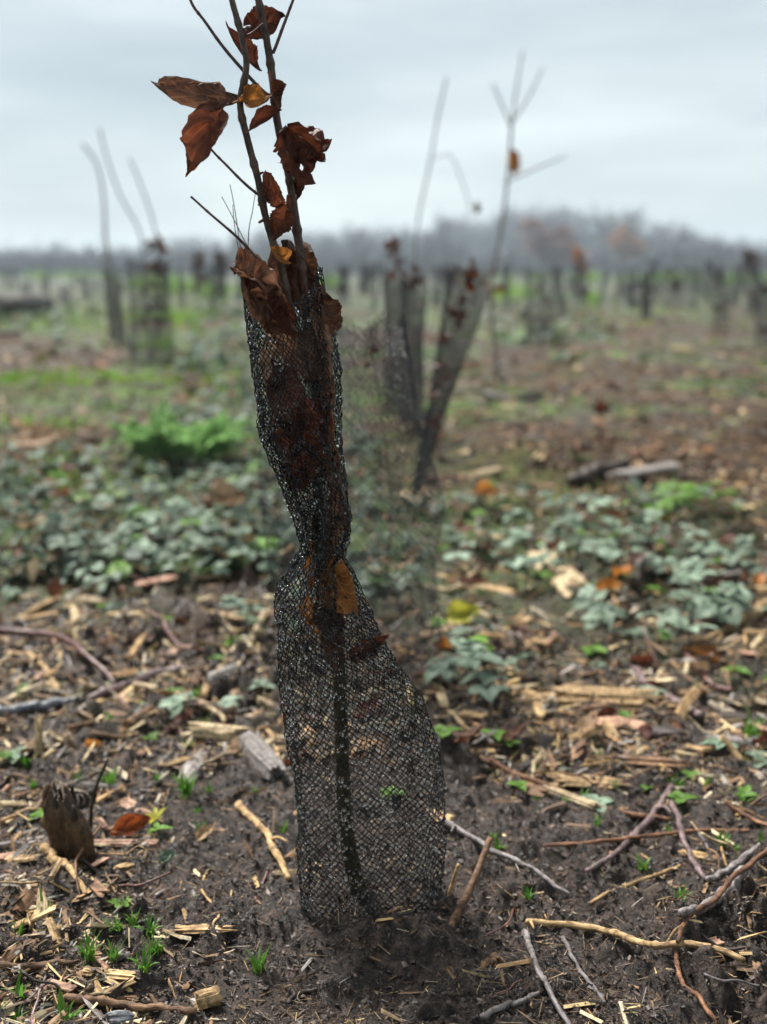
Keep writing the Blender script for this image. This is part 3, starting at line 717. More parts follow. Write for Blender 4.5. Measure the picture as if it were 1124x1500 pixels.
# ------------------------------------------------------------------ the sapling in front
def main_sapling():
    org = (XS, YS, gz(XS, YS) - 0.01)
    root = thing('sapling', 'young two-stemmed sapling with russet dry leaves inside the twisted mesh sleeve', 'sapling', org)
    mpp = lambda px_, d=YS: px_ * d / F_PX
    def path(pts, Y=YS, n=60):
        pts = np.array(pts, float)
        P = np.array([pp(q[0], q[1], Y + (q[2] if len(q) > 2 else 0)) for q in pts])
        return spline(P, n)
    low = path([(548, 1420), (540, 1372), (524, 1300), (511, 1240), (505, 1180), (501, 1100), (499, 1040), (496, 970), (484, 915), (472, 860), (466, 800), (466, 740), (467, 680), (466, 600), (458, 520), (450, 470)], YS, 90)
    mb = MB(); V, F = tube(low, np.interp(np.arange(90), [0, 30, 89], [mpp(15), mpp(11.5), mpp(8.5)]), 12, True, 0.10, 3.1); mb.add(V, *F)
    link('trunk', mb.mesh('trunk', M['stem_low'], True, origin=org), root)
    A = [(452, 560), (430, 470), (424, 445), (420, 425), (414, 398), (401, 357), (388, 312), (378, 262), (363, 205), (352, 152), (361, 100), (356, 60), (340, 0), (328, -60), (322, -110)]
    B = [(458, 530), (449, 465), (447, 430), (443, 392), (437, 350), (430, 300), (424, 260), (414, 215), (405, 170), (400, 120), (391, 60), (379, 0), (370, -60), (362, -130)]
    def nodes_on(P, rad, spots):                 # thickened joints where leaves stood
        s = np.linspace(0, 1, len(P))
        for q in spots: rad = rad * (1 + 0.30 * np.exp(-((s - q) / 0.007) ** 2))
        return rad
    stems = []
    for nm, pts, r0, r1, y0 in (('stem', A, 6.2, 3.9, -0.004), ('stem', B, 7.1, 4.5, 0.004)):
        P = path(pts, YS + y0, 150)
        rad = nodes_on(P, np.interp(np.linspace(0, 1, 150), [0, 0.3, 1], [mpp(r0), mpp(r0 * 0.86), mpp(r1)]), [0.22, 0.31, 0.42, 0.5, 0.6, 0.68, 0.8, 0.9])
        mb = MB(); V, F = tube(P, rad, 12, True, 0.07, y0 * 900); mb.add(V, *F)
        stems.append(link(nm, mb.mesh(nm, M['stem'], True, origin=org), root))
    TW = [([(402, 142), (386, 134), (352, 98), (325, 66), (300, 31), (284, 10), (276, -8)], 2.6, 1.9, .002),
          ([(400, 78), (405, 66), (416, 36), (431, -4), (440, -30)], 2.4, 1.8, .004),
          ([(431, 318), (412, 304), (386, 290), (360, 270), (330, 240), (316, 226), (304, 212)], 2.5, 1.5, .002),
          ([(424, 432), (400, 402), (375, 376), (345, 345), (310, 315), (280, 288)], 2.6, 1.5, -.006),
          ([(352, 150), (338, 140), (331, 134)], 1.6, 1.0, -.004), ([(362, 52), (372, 46), (386, 34)], 1.4, 1.0, -.006),
          ([(388, 300), (378, 300)], 2.4, 1.4, -.004), ([(386, 322), (379, 326)], 2.6, 1.8, -.006), ([(379, 255), (386, 252)], 2.4, 1.6, -.004), ([(425, 250), (430, 252)], 2.2, 1.4, .002),
          ([(448, 382), (440, 372), (433, 360)], 1.3, 0.8, -.006)]
    for k, (pts, r0, r1, y0) in enumerate(TW):
        n = 12 if len(pts) < 4 else 60
        P = path(pts, YS + y0, n)
        rad = nodes_on(P, np.linspace(mpp(r0), mpp(r1), n), [0.3, 0.62, 0.85, 1.0] if n > 12 else [])
        mb = MB(); V, F = tube(P, rad, 8, True, 0.08, r0); mb.add(V, *F)
        link('twig', mb.mesh('twig', M['twig_bark'], True, origin=org), stems[0 if k in (3, 4, 5, 6, 7, 8) else 1])
    CAMV = np.array([0, -1, 0.15])
    LV = [  # base, tip, width px, depth offset base/tip, normal, material, leaf shape
        ((347, 143), (231, 122), 46, -.004, -.012, (0.05, -0.9, 0.35), 'leaf_brown', dict(fold=.3, curl=.6, roll=-.35, crumple=.10, teeth=.04)),
        ((326, 158), (276, 249), 52, -.006, -.008, (-0.3, -0.9, 0.1), 'leaf_red', dict(fold=.2, curl=-.35, roll=.25, crumple=.10)),
        ((381, 103), (336, 40), 30, .010, .014, (0.4, -0.8, 0.3), 'leaf_red', dict(fold=.4, curl=.5, roll=.4, crumple=.10)),
        ((357, 40), (413, 27), 42, .012, .014, (0.05, -1, 0.2), 'leaf_red', dict(fold=.12, curl=.3, roll=.2, crumple=.10, shape=.95)),
        ((395, 140), (349, 150), 34, -.008, -.012, (0.2, -0.8, 0.5), 'leaf_orange', dict(fold=.3, curl=.6, roll=.3, crumple=.12)),
        ((398, 110), (411, 157), 30, -.008, -.012, (0.5, -0.8, 0.2), 'leaf_red', dict(fold=.4, curl=.4, roll=.5, crumple=.10)),
        ((408, 164), (364, 191), 24, -.006, -.012, (0.1, -0.8, 0.6), 'leaf_red', dict(fold=.5, curl=-.4, roll=.3, crumple=.08)),
        ((414, 205), (482, 205), 62, -.004, -.010, (0.1, -0.9, 0.4), 'leaf_red', dict(fold=.1, curl=.5, roll=-.35, crumple=.15, holes=.5, teeth=.08)),
        ((424, 190), (458, 258), 58, -.006, -.012, (-0.2, -1, 0.1), 'leaf_red', dict(fold=.2, curl=.4, roll=.3, crumple=.16, holes=.8, teeth=.10)),
        ((452, 222), (476, 236), 30, -.008, -.014, (0.3, -0.9, 0.4), 'leaf_red', dict(fold=.2, curl=.4, roll=.4, crumple=.2, holes=.8, teeth=.12)),
        ((448, 238), (435, 292), 24, -.004, -.008, (-0.6, -0.8, 0.1), 'leaf_red', dict(fold=.5, curl=.5, roll=.4, crumple=.2)),
        ((414, 300), (391, 254), 26, -.010, -.016, (-0.4, -0.8, 0.2), 'leaf_red', dict(fold=.45, curl=-.5, roll=.3, crumple=.14, teeth=.12)),
        ((421, 306), (403, 348), 30, -.008, -.012, (0.1, -0.9, 0.3), 'leaf_red', dict(fold=.4, curl=.4, roll=.3, crumple=.12, teeth=.1)),
        ((422, 288), (424, 310), 10, -.008, -.010, (0.5, -0.9, 0.3), 'leaf_dark', dict(fold=.5, curl=.4, roll=.3, crumple=.12)),
        ((424, 385), (398, 362), 24, -.010, -.014, (0.1, -0.8, 0.5), 'leaf_orange', dict(fold=.4, curl=.5, roll=.3, crumple=.12)),
        # the clump at the mouth of the sleeve
        ((352, 398), (428, 492), 58, -.036, -.040, (-0.3, -0.85, 0.35), 'leaf_brown', dict(fold=.25, curl=.5, roll=.5, crumple=.32)),
        ((338, 388), (405, 432), 34, -.026, -.038, (0.1, -0.7, 0.7), 'leaf_brown', dict(fold=.5, curl=-.4, roll=.4, crumple=.30)),
        ((413, 362), (424, 452), 60, .012, .006, (0.2, -0.9, 0.2), 'leaf_brown', dict(fold=.2, curl=.5, roll=.4, crumple=.18)),
        ((440, 366), (446, 462), 52, .016, .012, (-0.1, -1, 0.1), 'leaf_brown', dict(fold=.3, curl=.4, roll=.3, crumple=.18)),
        ((398, 432), (430, 492), 30, -.040, -.044, (0.3, -0.9, 0.2), 'leaf_red', dict(fold=.4, curl=.5, roll=.5, crumple=.14)),
        ((450, 400), (462, 455), 30, .008, .004, (0.4, -0.9, 0.1), 'leaf_red', dict(fold=.4, curl=.5, roll=.4, crumple=.16)),
        ((470, 428), (492, 486), 34, .002, -.006, (0.5, -0.8, 0.2), 'leaf_brown', dict(fold=.4, curl=.5, roll=.4, crumple=.22)),
        ((385, 400), (362, 372), 22, .004, .010, (-0.2, -0.8, 0.5), 'leaf_brown', dict(fold=.4, curl=.5, roll=.4, crumple=.2)),
        # caught inside the sleeve
        ((470, 455), (490, 545), 56, -.014, -.020, (0.4, -0.9, 0.1), 'leaf_caught', dict(fold=.3, curl=.4, roll=.5, crumple=.2)),
        ((420, 480), (470, 560), 60, -.016, -.020, (0.1, -1, 0.1), 'leaf_caught', dict(fold=.2, curl=.4, roll=.4, crumple=.2)),
        ((388, 500), (402, 570), 50, -.004, -.010, (-0.3, -1, 0.1), 'leaf_tan', dict(fold=.2, curl=.4, roll=.4, crumple=.2)),
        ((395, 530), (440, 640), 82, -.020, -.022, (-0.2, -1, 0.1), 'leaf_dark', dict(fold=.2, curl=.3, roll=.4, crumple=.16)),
        ((470, 530), (502, 650), 50, -.008, -.010, (0.5, -0.9, 0.1), 'leaf_caught', dict(fold=.3, curl=.3, roll=.5, crumple=.22)),
        ((380, 625), (450, 668), 54, -.020, -.018, (-0.2, -1, 0.1), 'leaf_red', dict(fold=.3, curl=.4, roll=.4, crumple=.2)),
        ((470, 600), (440, 715), 66, -.012, -.016, (0, -1, 0.1), 'leaf_red', dict(fold=.3, curl=.3, roll=.4, crumple=.2)),
        ((490, 640), (495, 730), 42, -.006, -.008, (0.3, -1, 0.1), 'leaf_caught', dict(fold=.3, curl=.4, roll=.4, crumple=.2)),
        ((430, 640), (425, 720), 40, .006, .006, (-0.3, -1, 0.1), 'leaf_red', dict(fold=.3, curl=.4, roll=.4, crumple=.2)),
        ((502, 715), (482, 812), 44, -.006, -.010, (0.3, -1, 0.1), 'leaf_caught', dict(fold=.4, curl=.4, roll=.4, crumple=.16)),
        ((476, 826), (526, 896), 78, -.010, -.014, (0.1, -1, 0.15), 'leaf_orange', dict(fold=.08, curl=.2, roll=.15, crumple=.06, shape=.9)),
        ((470, 790), (455, 870), 36, .006, .006, (-0.2, -1, 0.1), 'leaf_orange', dict(fold=.2, curl=.3, roll=.3, crumple=.12)),
        ((446, 880), (482, 928), 36, -.002, -.006, (-0.2, -1, 0.1), 'leaf_orange', dict(fold=.3, curl=.3, roll=.3, crumple=.12)),
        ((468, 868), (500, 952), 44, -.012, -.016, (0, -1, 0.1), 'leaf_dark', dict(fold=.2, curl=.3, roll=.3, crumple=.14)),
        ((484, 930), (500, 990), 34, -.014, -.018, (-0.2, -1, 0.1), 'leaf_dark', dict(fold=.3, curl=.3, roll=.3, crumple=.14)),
        ((518, 962), (566, 934), 30, -.006, -.004, (0.1, -0.9, 0.4), 'leaf_red', dict(fold=.4, curl=.5, roll=.4, crumple=.2)),
    ]
    for k, (b, t, w, yb, yt, nrm, mat, kw) in enumerate(LV):
        leaf_obj('leaf', root, pp(*b, YS + yb), pp(*t, YS + yt), mpp(w) * 1.12, nrm, M[mat], 1.37 * k + 0.7, org, inside=(min(b[1], t[1]) > 450 and b != (518, 962)), **kw)
main_sapling()
# ------------------------------------------------------------------ other guarded saplings in the field
def net_variant(seed, w0, w1, w2, dp, rows, cells_n, rad, lean=0.0):
    def sec(t):
        w = np.interp(t, [0, 0.5, 1], [w0, w1, w2]) * 0.5
        a = np.linspace(0, 2 * np.pi, 120, endpoint=False)
        f = 1 + 0.10 * np.sin(3 * a + 4 * t + seed) + 0.12 * perlin(np.cos(a) * 1.5 + seed, np.sin(a) * 1.5, t * 4)
        P = np.stack([np.cos(a) * f * w + lean * t, np.sin(a) * f * dp * (0.6 + 0.4 * w / max(w0, w1, w2)), np.full_like(a, t * 0.6)], 1)
        P[:, 2] += t * (0.012 * np.sin(2 * a + seed) + 0.035 * t ** 6 * perlin(np.cos(a) * 2.2 + seed, np.sin(a) * 2.2, seed))
        return P
    V, F, _ = lattice(sec, rows, 0.0006, rad, 3, seed, 120, lambda t: 0.1 * t, cells_n)
    mb = MB(); mb.add(V, F)
    return mb.mesh('net', M['net_far'], True)
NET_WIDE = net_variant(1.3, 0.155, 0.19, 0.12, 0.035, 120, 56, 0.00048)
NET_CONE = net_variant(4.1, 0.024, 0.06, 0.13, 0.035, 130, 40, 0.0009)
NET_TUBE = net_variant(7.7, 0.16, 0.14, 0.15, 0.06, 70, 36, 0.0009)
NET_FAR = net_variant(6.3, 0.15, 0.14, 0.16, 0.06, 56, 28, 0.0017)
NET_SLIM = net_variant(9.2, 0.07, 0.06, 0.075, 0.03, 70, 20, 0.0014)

def ground_hit(px, py):
    x, y = gp(px, py)
    for _ in range(4): x, y = gp(px, py, gz(float(x), float(y)))
    return float(x), float(y), gz(float(x), float(y))

def guard(me, base, top, width, label, group=None, mesh_w=0.15, rz=0.0):
    x, y, z = ground_hit(*base)
    T = pp(top[0], top[1], y)
    d = Vector((T[0] - x, 0, T[2] - z)); L = d.length
    dist = math.hypot(y, z - CAM_H)
    o = link('mesh_guard', me); o.location = (x, y, z - 0.015)
    q = Vector((0, 0, 1)).rotation_difference(d)
    o.rotation_mode = 'QUATERNION'; o.rotation_quaternion = q @ Matrix.Rotation(rz, 3, 'Z').to_quaternion()
    sx = width / F_PX * dist / mesh_w
    o.scale = (sx, max(sx, 0.7) if sx < 1.4 else 1.2, L / 0.6)
    tag(o, label, 'tree guard', group)
    return x, y, z, dist

def small_sapling(base, stems, twigs=(), leaves=(), label='', group=None, rpx=(4, 2), mat='twig_bark', name='sapling'):
    x, y, z = ground_hit(*base); dist = y
    root = thing(name, label, 'sapling', (x, y, z), group)
    main = root
    for nm, lst in (('stem', stems), ('twig', twigs)):
        for pts in lst:
            P = np.array([pp(q[0], q[1], y + 0.01) for q in pts])
            if nm == 'stem' and abs(pts[0][1] - base[1]) < 14: P[0] = (x, y, z - 0.02)
            n = max(10, 5 * len(pts))
            k = 1.0 if nm == 'stem' else 0.55
            mb = MB(); V, F = tube(spline(P, n), np.linspace(rpx[0], rpx[1], n) * k * dist / F_PX * 0.19, 6, True, 0.1, x); mb.add(V, *F)
            q_ = link(nm, mb.mesh(nm, M[mat], True, origin=(x, y, z)), root if nm == 'stem' else main)
            if nm == 'stem' and main is root: main = q_
    for k, (b, t, w, m_) in enumerate(leaves):
        sd_ = (x * 13.7 + k * 2.3) % 50
        leaf_obj('leaf', root, pp(*b, y + 0.02 * math.sin(k * 2.1)), pp(*t, y - 0.02 * math.cos(k * 1.7)), w * dist / F_PX, (math.sin(k), -0.9, 0.3), M[m_], sd_, (x, y, z), nu=10, nv=6, crumple=0.2)
    return root

def leafclump(cx, cy, rx, ry, n, size, mats, seed):
    r = np.random.default_rng(seed); out = []
    for k in range(n):
        bx, by = cx + r.uniform(-rx, rx), cy + r.uniform(-ry, ry)
        a = r.uniform(0, 6.28); s = size * r.uniform(0.7, 1.3)
        out.append(((bx, by), (bx + s * math.cos(a), by + s * math.sin(a)), s * 0.7, mats[k % len(mats)]))
    return out

# the sheer sleeve right behind the near sapling
guard(NET_WIDE, (520, 985), (512, 450), 245, 'wide sheer mesh sleeve standing directly behind the twisted one', None, 0.19)
small_sapling((556, 962), [[(556, 962), (562, 900), (568, 830), (574, 750), (566, 660), (552, 560), (540, 470)]], [[(574, 750), (590, 700), (598, 650)]],
              leafclump(552, 540, 10, 40, 3, 16, ['leaf_dark', 'leaf_brown'], 3), 'thin dark sapling inside the wide sheer sleeve', rpx=(7, 4))
# the leaning sleeve
guard(NET_CONE, (608, 728), (690, 388), 64, 'tapering mesh sleeve leaning over to the right', None, 0.13)
small_sapling((607, 732), [[(607, 732), (622, 680), (640, 600), (662, 500), (684, 420), (692, 372)]], [[(684, 420), (696, 396), (700, 380)], [(662, 500), (672, 440), (676, 384)]],
              leafclump(684, 400, 13, 14, 12, 15, ['leaf_red', 'leaf_dark', 'leaf_brown'], 5) + leafclump(668, 470, 12, 40, 10, 18, ['leaf_dark'], 51) + leafclump(645, 575, 9, 50, 9, 18, ['leaf_dark'], 52), 'leaning sapling with russet leaf tuft inside the tapering sleeve', rpx=(11, 7), mat='bark_grey')
# the pair with russet tops
guard(NET_SLIM, (604, 643), (607, 394), 34, 'slim upright mesh sleeve below the right-hand russet tuft', None, 0.07)
guard(NET_SLIM, (580, 610), (579, 392), 30, 'slim upright mesh sleeve below the left-hand russet tuft', None, 0.07)
small_sapling((596, 642), [[(596, 642), (592, 560), (584, 460), (580, 400), (578, 345)], [(602, 640), (606, 540), (606, 450), (604, 392)]],
              [[(580, 372), (590, 352), (594, 342)]], leafclump(580, 372, 8, 26, 14, 13, ['leaf_red', 'leaf_dark', 'leaf_brown'], 8) + leafclump(606, 404, 9, 16, 10, 13, ['leaf_red', 'leaf_dark'], 9),
              'double-stemmed sapling with russet leaves rising from the upright sleeve', rpx=(9, 5), mat='bark_grey')
# the tall forked whip with one hanging leaf
small_sapling((733, 574), [[(733, 574), (724, 500), (719, 440), (724, 395), (734, 340), (742, 280), (747, 220), (750, 178)]],
              [[(750, 178), (757, 130), (766, 74)], [(750, 180), (776, 140), (796, 98)], [(748, 184), (734, 150), (722, 122)], [(738, 268), (790, 245), (830, 228)], [(733, 574), (748, 550), (782, 530)]],
              [((752, 222), (754, 256), 16, 'leaf_orange')] + leafclump(722, 412, 6, 16, 8, 13, ['leaf_orange', 'leaf_red'], 12),
              'tall forked whip with one brown leaf hanging against the sky', rpx=(15, 11), mat='bark_grey')
# other tall whips
small_sapling((612, 560), [[(612, 560), (606, 450), (612, 330), (630, 240), (642, 170), (655, 112)]], [[(634, 232), (660, 228), (676, 262), (690, 306)]],
              leafclump(697, 312, 6, 6, 3, 12, ['leaf_brown'], 14), 'thin pale whip bending right behind the upright sleeve', rpx=(9, 8), mat='bark_grey')
small_sapling((174, 505), [[(174, 505), (166, 430), (156, 360), (152, 290), (142, 240), (120, 210)]], [], [((180, 515), (183, 545), 14, 'leaf_orange')], 'tall thin sapling with hooked tip and an orange leaf at its foot', rpx=(14, 9), mat='bark_grey')
guard(NET_SLIM, (174, 503), (162, 392), 24, 'slim mesh sleeve on the tall hooked sapling', None, 0.07)
small_sapling((222, 530), [[(222, 530), (214, 440), (206, 345), (178, 290), (158, 235), (146, 188)], [(232, 530), (236, 440), (228, 340), (206, 270), (190, 232)]], [[(236, 380), (230, 350), (228, 340)]],
              leafclump(232, 372, 9, 24, 16, 14, ['leaf_dark', 'leaf_brown', 'wood_dark'][:2], 15) + leafclump(222, 440, 16, 40, 10, 14, ['leaf_dark'], 16), 'two-stemmed sapling with dark withered leaves in the wide left sleeve', rpx=(9, 7), mat='bark_grey')
guard(NET_TUBE, (221, 533), (219, 378), 60, 'wide upright mesh sleeve with dark leaves at the left', None, 0.15)
# sleeves further out: base px, top px, width px, label detail
FAR = [((790, 506), (794, 392), 44, 'broad mesh sleeve right of the forked whip', 0),
       ((850, 446), (850, 384), 22, 'mesh sleeve topped by a russet leaf tuft', 1),
       ((1055, 476), (1053, 386), 24, 'lone dark mesh sleeve standing tall at the right', 0),
       ((1104, 462), (1102, 378), 24, 'mesh sleeve with brown leaves near the right edge', 2),
       ((1122, 505), (1120, 400), 30, 'mesh sleeve cut by the right edge', 0),
       ((945, 466), (948, 396), 14, 'thin mesh sleeve between broad sleeve and lone dark one', 0),
       ((988, 450), (990, 390), 34, 'squat mesh sleeve left of the lone dark one', 0),
       ((290, 440), (289, 376), 18, 'mesh sleeve with a dark leaf tuft left of the near sapling', 2),
       ((326, 440), (322, 378), 16, 'narrow mesh sleeve just left of the near sapling', 2),
       ((503, 446), (504, 386), 18, 'mesh sleeve just right of the near sapling', 0),
       ((536, 430), (536, 386), 14, 'small mesh sleeve between the near and upright sleeves', 0),
       ((655, 430), (656, 386), 14, 'small mesh sleeve seen left of the leaning one', 0)]
for b, t, w, lab, lf in FAR:
    guard(NET_TUBE if w > 16 else NET_SLIM, b, t, w, lab, None, 0.15 if w > 16 else 0.07)
    lv = leafclump((b[0] + t[0]) / 2, (b[1] + t[1]) / 2, w * .25, abs(b[1] - t[1]) * .35, 8, 12, ['leaf_dark'], int(b[0]))
    if lf: lv += leafclump(t[0], t[1] + 4, 8, 16 if lf == 1 else 9, 14, 11, ['leaf_red', 'leaf_orange'] if lf == 1 else ['leaf_dark', 'leaf_brown'], int(t[0]))
    small_sapling((b[0] + 1, b[1]), [[b, ((b[0] + t[0]) / 2 + 2, (b[1] + t[1]) / 2), (t[0], t[1] - 14), (t[0] - 4, t[1] - (70 if w > 30 else 30))]], [], lv,
                  'sapling inside the ' + lab.replace('at the right', 'on the right'), rpx=(5, 3), mat='bark_grey')
fr = np.random.default_rng(31)
MIDG = [(30, 452), (66, 436), (96, 446), (130, 438), (268, 452), (312, 460), (348, 446), (548, 456), (640, 448), (742, 452), (826, 462), (876, 450), (908, 440), (928, 452), (962, 444), (1016, 452), (1034, 440), (1076, 448), (1140, 470)]
for k in range(99):
    px = -60 + 1240 * (k + fr.uniform(-1.2, 1.2)) / 80; py = 405 + 28 * fr.random() ** 1.6
    if k >= 80: px, py = MIDG[k - 80]
    x, y, z = ground_hit(px, py)
    w = fr.uniform(0.10, 0.26); h = fr.uniform(0.35, 0.82)
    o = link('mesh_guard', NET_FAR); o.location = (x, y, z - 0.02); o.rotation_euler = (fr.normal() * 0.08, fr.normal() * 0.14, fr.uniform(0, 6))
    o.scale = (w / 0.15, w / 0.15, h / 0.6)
    tag(o, 'small dark mesh sleeve in the far rows ' + WOOD_PLACE(px).replace('wood', 'field'), 'tree guard', 'far rows of mesh sleeves')
WH = MB(); V, F = tube(spline([(0, 0, 0), (0.01, 0, 0.4), (-0.02, 0.02, 0.8), (0.03, 0, 1.25)], 14), np.linspace(0.008, 0.003, 14), 6, True, 0.1); WH.add(V, *F)
for k in range(3):
    V, F = tube(spline([(0, 0, 0.5 + 0.18 * k), (0.08 * (-1) ** k, 0.03, 0.7 + 0.18 * k), (0.14 * (-1) ** k, 0.05, 0.85 + 0.18 * k)], 8), np.linspace(0.004, 0.002, 8), 5); WH.add(V, *F)
WHM = WH.mesh('whip', M['bark_grey'])
for px, py, h in [(14, 436, 1.2), (44, 425, 1.0), (262, 430, 1.1), (395, 428, 1.0), (470, 425, 1.1), (690, 426, 1.0), (880, 425, 1.0), (1010, 424, 1.1), (1085, 430, 1.1)] + [(float(fr.uniform(-40, 1160)), float(fr.uniform(412, 450)), float(fr.uniform(.8, 1.3))) for _ in range(34)]:
    x, y, z = ground_hit(px, py)
    o = link('sapling', WHM); o.location = (x, y, z - 0.02); o.scale = (1, 1, h); o.rotation_euler = (0, fr.normal() * 0.08, fr.uniform(0, 6))
    tag(o, 'bare whip of a sapling in the far rows ' + WOOD_PLACE(px).replace('wood', 'field'), 'sapling', 'bare whips in the far rows')

# ------------------------------------------------------------------ sticks, wood and leaves one can point at
def stick(pts, r0, r1, mat, label, name='twig', side=(), lift=0.5, wob=0.16, z0=None, z1=None):
    """lies on the soil along the given spots; r in pixels of the photograph; side twigs become part of the same stick"""
    P2 = np.array(gpl([q[0] for q in pts], [q[1] for q in pts])).T
    n = 44
    S = spline(P2, n)
    dep = np.hypot(S[:, 1], CAM_H)
    rad = np.linspace(r0, r1, n) * 0.5 * dep / F_PX
    z = ground_z(S[:, 0], S[:, 1])
    zm = np.max([np.pad(z, 6, 'edge')[i:i + n] for i in range(13)], 0)
    k = np.ones(13) / 13; zs = np.convolve(np.pad(zm, 6, 'edge'), k, 'valid')
    sq_ = np.linspace(-1, 1, n); fit = np.polyval(np.polyfit(sq_, zs, 1 if name == 'log' else 3), sq_)
    z = fit + rad * lift if name == 'log' else 0.75 * fit + 0.25 * np.convolve(np.pad(z, 6, 'edge'), k, 'valid') + rad * lift
    if z0 is not None: z = z + np.linspace(z0, 0, n) ** 1
    if z1 is not None: z = z + np.linspace(0, z1, n)
    P = np.column_stack([S, z])
    org = P[n // 2].copy()
    d = Vector(P[-1] - P[0]).normalized()
    f = np.array(frame(d, (0, 0, 1)))
    s = np.linspace(0, 1, n); rs = np.random.default_rng(int(abs(P2[0, 0]) * 1e4) % 99991)
    for q in rs.uniform(0.05, 0.95, 5): rad = rad * (1 + rs.uniform(0.15, 0.45) * np.exp(-((s - q) / 0.012) ** 2))
    P = P + np.column_stack([perlin(s * 9, org[0] * 50, 0.5), perlin(s * 9, org[1] * 50, 3.5), 0.4 * perlin(s * 9, 8.1, org[0] * 40)]) * rad.mean() * 0.9
    mb = MB(); V, F = tube(P, rad, 9, True, wob, float(rs.uniform(0, 50))); mb.add((V - org) @ f, *F)
    for q, ang, ln in side:
        i = int(q * (n - 1)); t = P[min(i + 1, n - 1)] - P[i - 1]; t /= np.linalg.norm(t)
        dirv = np.array([t[0] * math.cos(ang) - t[1] * math.sin(ang), t[0] * math.sin(ang) + t[1] * math.cos(ang), 0.25])
        Q = spline([P[i], P[i] + dirv * ln * 0.5 + np.array([0, 0, 0.004]), P[i] + dirv * ln], 10)
        V, F = tube(Q, np.linspace(rad[i] * 0.6, rad[i] * 0.3, 10), 7, True, wob); mb.add((V - org) @ f, *F)
    o = link(name, mb.mesh(name, M[mat], True)); o.location = org
    o.rotation_mode = 'QUATERNION'; o.rotation_quaternion = Matrix([tuple(r_) for r_ in f]).to_quaternion()
    return tag(o, label, 'twig' if name == 'twig' else name.replace('_', ' '))

stick([(648, 1214), (710, 1250), (760, 1280), (832, 1328)], 9, 6, 'bark_grey', 'straight grey twig slanting down right from the mesh sleeve', side=[(0.15, -0.8, 0.02)])
stick([(982, 1150), (950, 1205), (900, 1256), (857, 1291)], 11, 7, 'bark_purple', 'purple-grey twig slanting down left from the crossing twigs', side=[(0.25, 0.9, 0.03)])
stick([(978, 1160), (990, 1200), (1006, 1246), (1031, 1296)], 10, 7, 'bark_purple', 'pinkish twig running down right from the crossing twigs')
stick([(708, 1112), (770, 1144), (830, 1164), (890, 1188), (982, 1206)], 9, 8, 'bark_orange', 'long orange-brown twig right of the sleeve')
stick([(796, 1244), (870, 1241), (950, 1233), (1030, 1222), (1096, 1212)], 6, 5, 'bark_orange', 'dark reddish twig lying level among the crossing twigs')
stick([(1140, 1232), (1080, 1266), (1038, 1302)], 11, 9, 'bark_grey', 'pale grey twig entering from the right edge')
stick([(1140, 1262), (1078, 1312), (1048, 1348), (1004, 1386), (989, 1418)], 8, 6, 'bark_orange', 'brown twig curving down from the right edge', z0=0.02)
stick([(1086, 1298), (1042, 1344), (995, 1384)], 16, 11, 'bark_grey', 'thick lichen-grey stick under the curving brown twig', 'stick')
stick([(772, 1362), (830, 1359), (890, 1374), (958, 1402), (1000, 1414), (1088, 1438)], 10, 8, 'wood_tan', 'long pale tan twig arching across the mud at lower right', side=[(0.72, 1.2, 0.03), (0.02, 2.4, 0.02)])
stick([(770, 1366), (776, 1402), (800, 1450), (836, 1510)], 9, 7, 'bark_grey', 'grey-brown twig hanging down from the long pale one')
stick([(988, 1412), (1000, 1450), (1022, 1478), (1050, 1504)], 7, 6, 'bark_orange', 'russet twig running to the bottom edge at lower right')
stick([(824, 1374), (850, 1420), (888, 1472)], 6, 6, 'bark_grey', 'thin grey twig just right of the grey-brown one')
stick([(866, 1326), (920, 1304), (995, 1268)], 6, 5, 'wood_tan', 'thin straw-coloured twig below the dark reddish one')
stick([(706, 1504), (750, 1474), (788, 1452)], 9, 6, 'bark_grey', 'short pale twig at the bottom edge right of centre')
stick([(1062, 1188), (1096, 1200), (1140, 1216)], 6, 6, 'bark_orange', 'thin orange twig at the right edge')
stick([(1000, 1364), (1050, 1384), (1132, 1412)], 5, 4, 'wood_dark', 'thin dark twig at the right below the thick grey stick')
stick([(348, 1186), (384, 1224), (402, 1254), (424, 1290)], 11, 9, 'wood_tan', 'half-peeled pale twig left of the mesh sleeve', side=[(0.62, 0.7, 0.03)])
stick([(96, 1468), (170, 1470), (230, 1480), (292, 1488)], 12, 9, 'wood_brown', 'brown twig lying along the bottom left edge')
stick([(-20, 1420), (50, 1415), (116, 1411)], 15, 5, 'wood_brown', 'dark bark strip at the left edge near the bottom', 'bark_strip')
stick([(-40, 944), (30, 944), (84, 951), (130, 975), (176, 1010)], 10, 8, 'cane_red', 'arching reddish bramble cane at the left', 'bramble_cane', z0=0.02)
stick([(-30, 1056), (30, 1050), (80, 1036), (134, 1024)], 18, 10, 'bark_blue', 'blue-grey wet stick at the left edge', 'stick')
stick([(134, 1030), (180, 1012), (216, 994), (262, 985)], 13, 15, 'bark_purple', 'pinkish-brown stick left of the wood fragments', 'stick')
stick([(200, 1016), (270, 1030), (320, 1056), (330, 1064)], 10, 7, 'wood_pale', 'pale peeled twig left of the sleeve at mid height')
stick([(40, 960), (66, 985), (88, 1022)], 9, 7, 'wood_tan', 'short tan twig under the reddish cane')
stick([(205, 905), (250, 940), (268, 954)], 7, 6, 'cane_red', 'short reddish cane above the pale peeled twig', 'bramble_cane')
stick([(395, 915), (375, 935), (352, 962)], 13, 9, 'wood_pale', 'pale upright-leaning stick by the sleeve on the left', 'stick')
stick([(930, 985), (950, 1015), (1000, 1040), (1030, 1060)], 9, 12, 'bark_purple', 'grey-brown curved twig right of the big tan block')
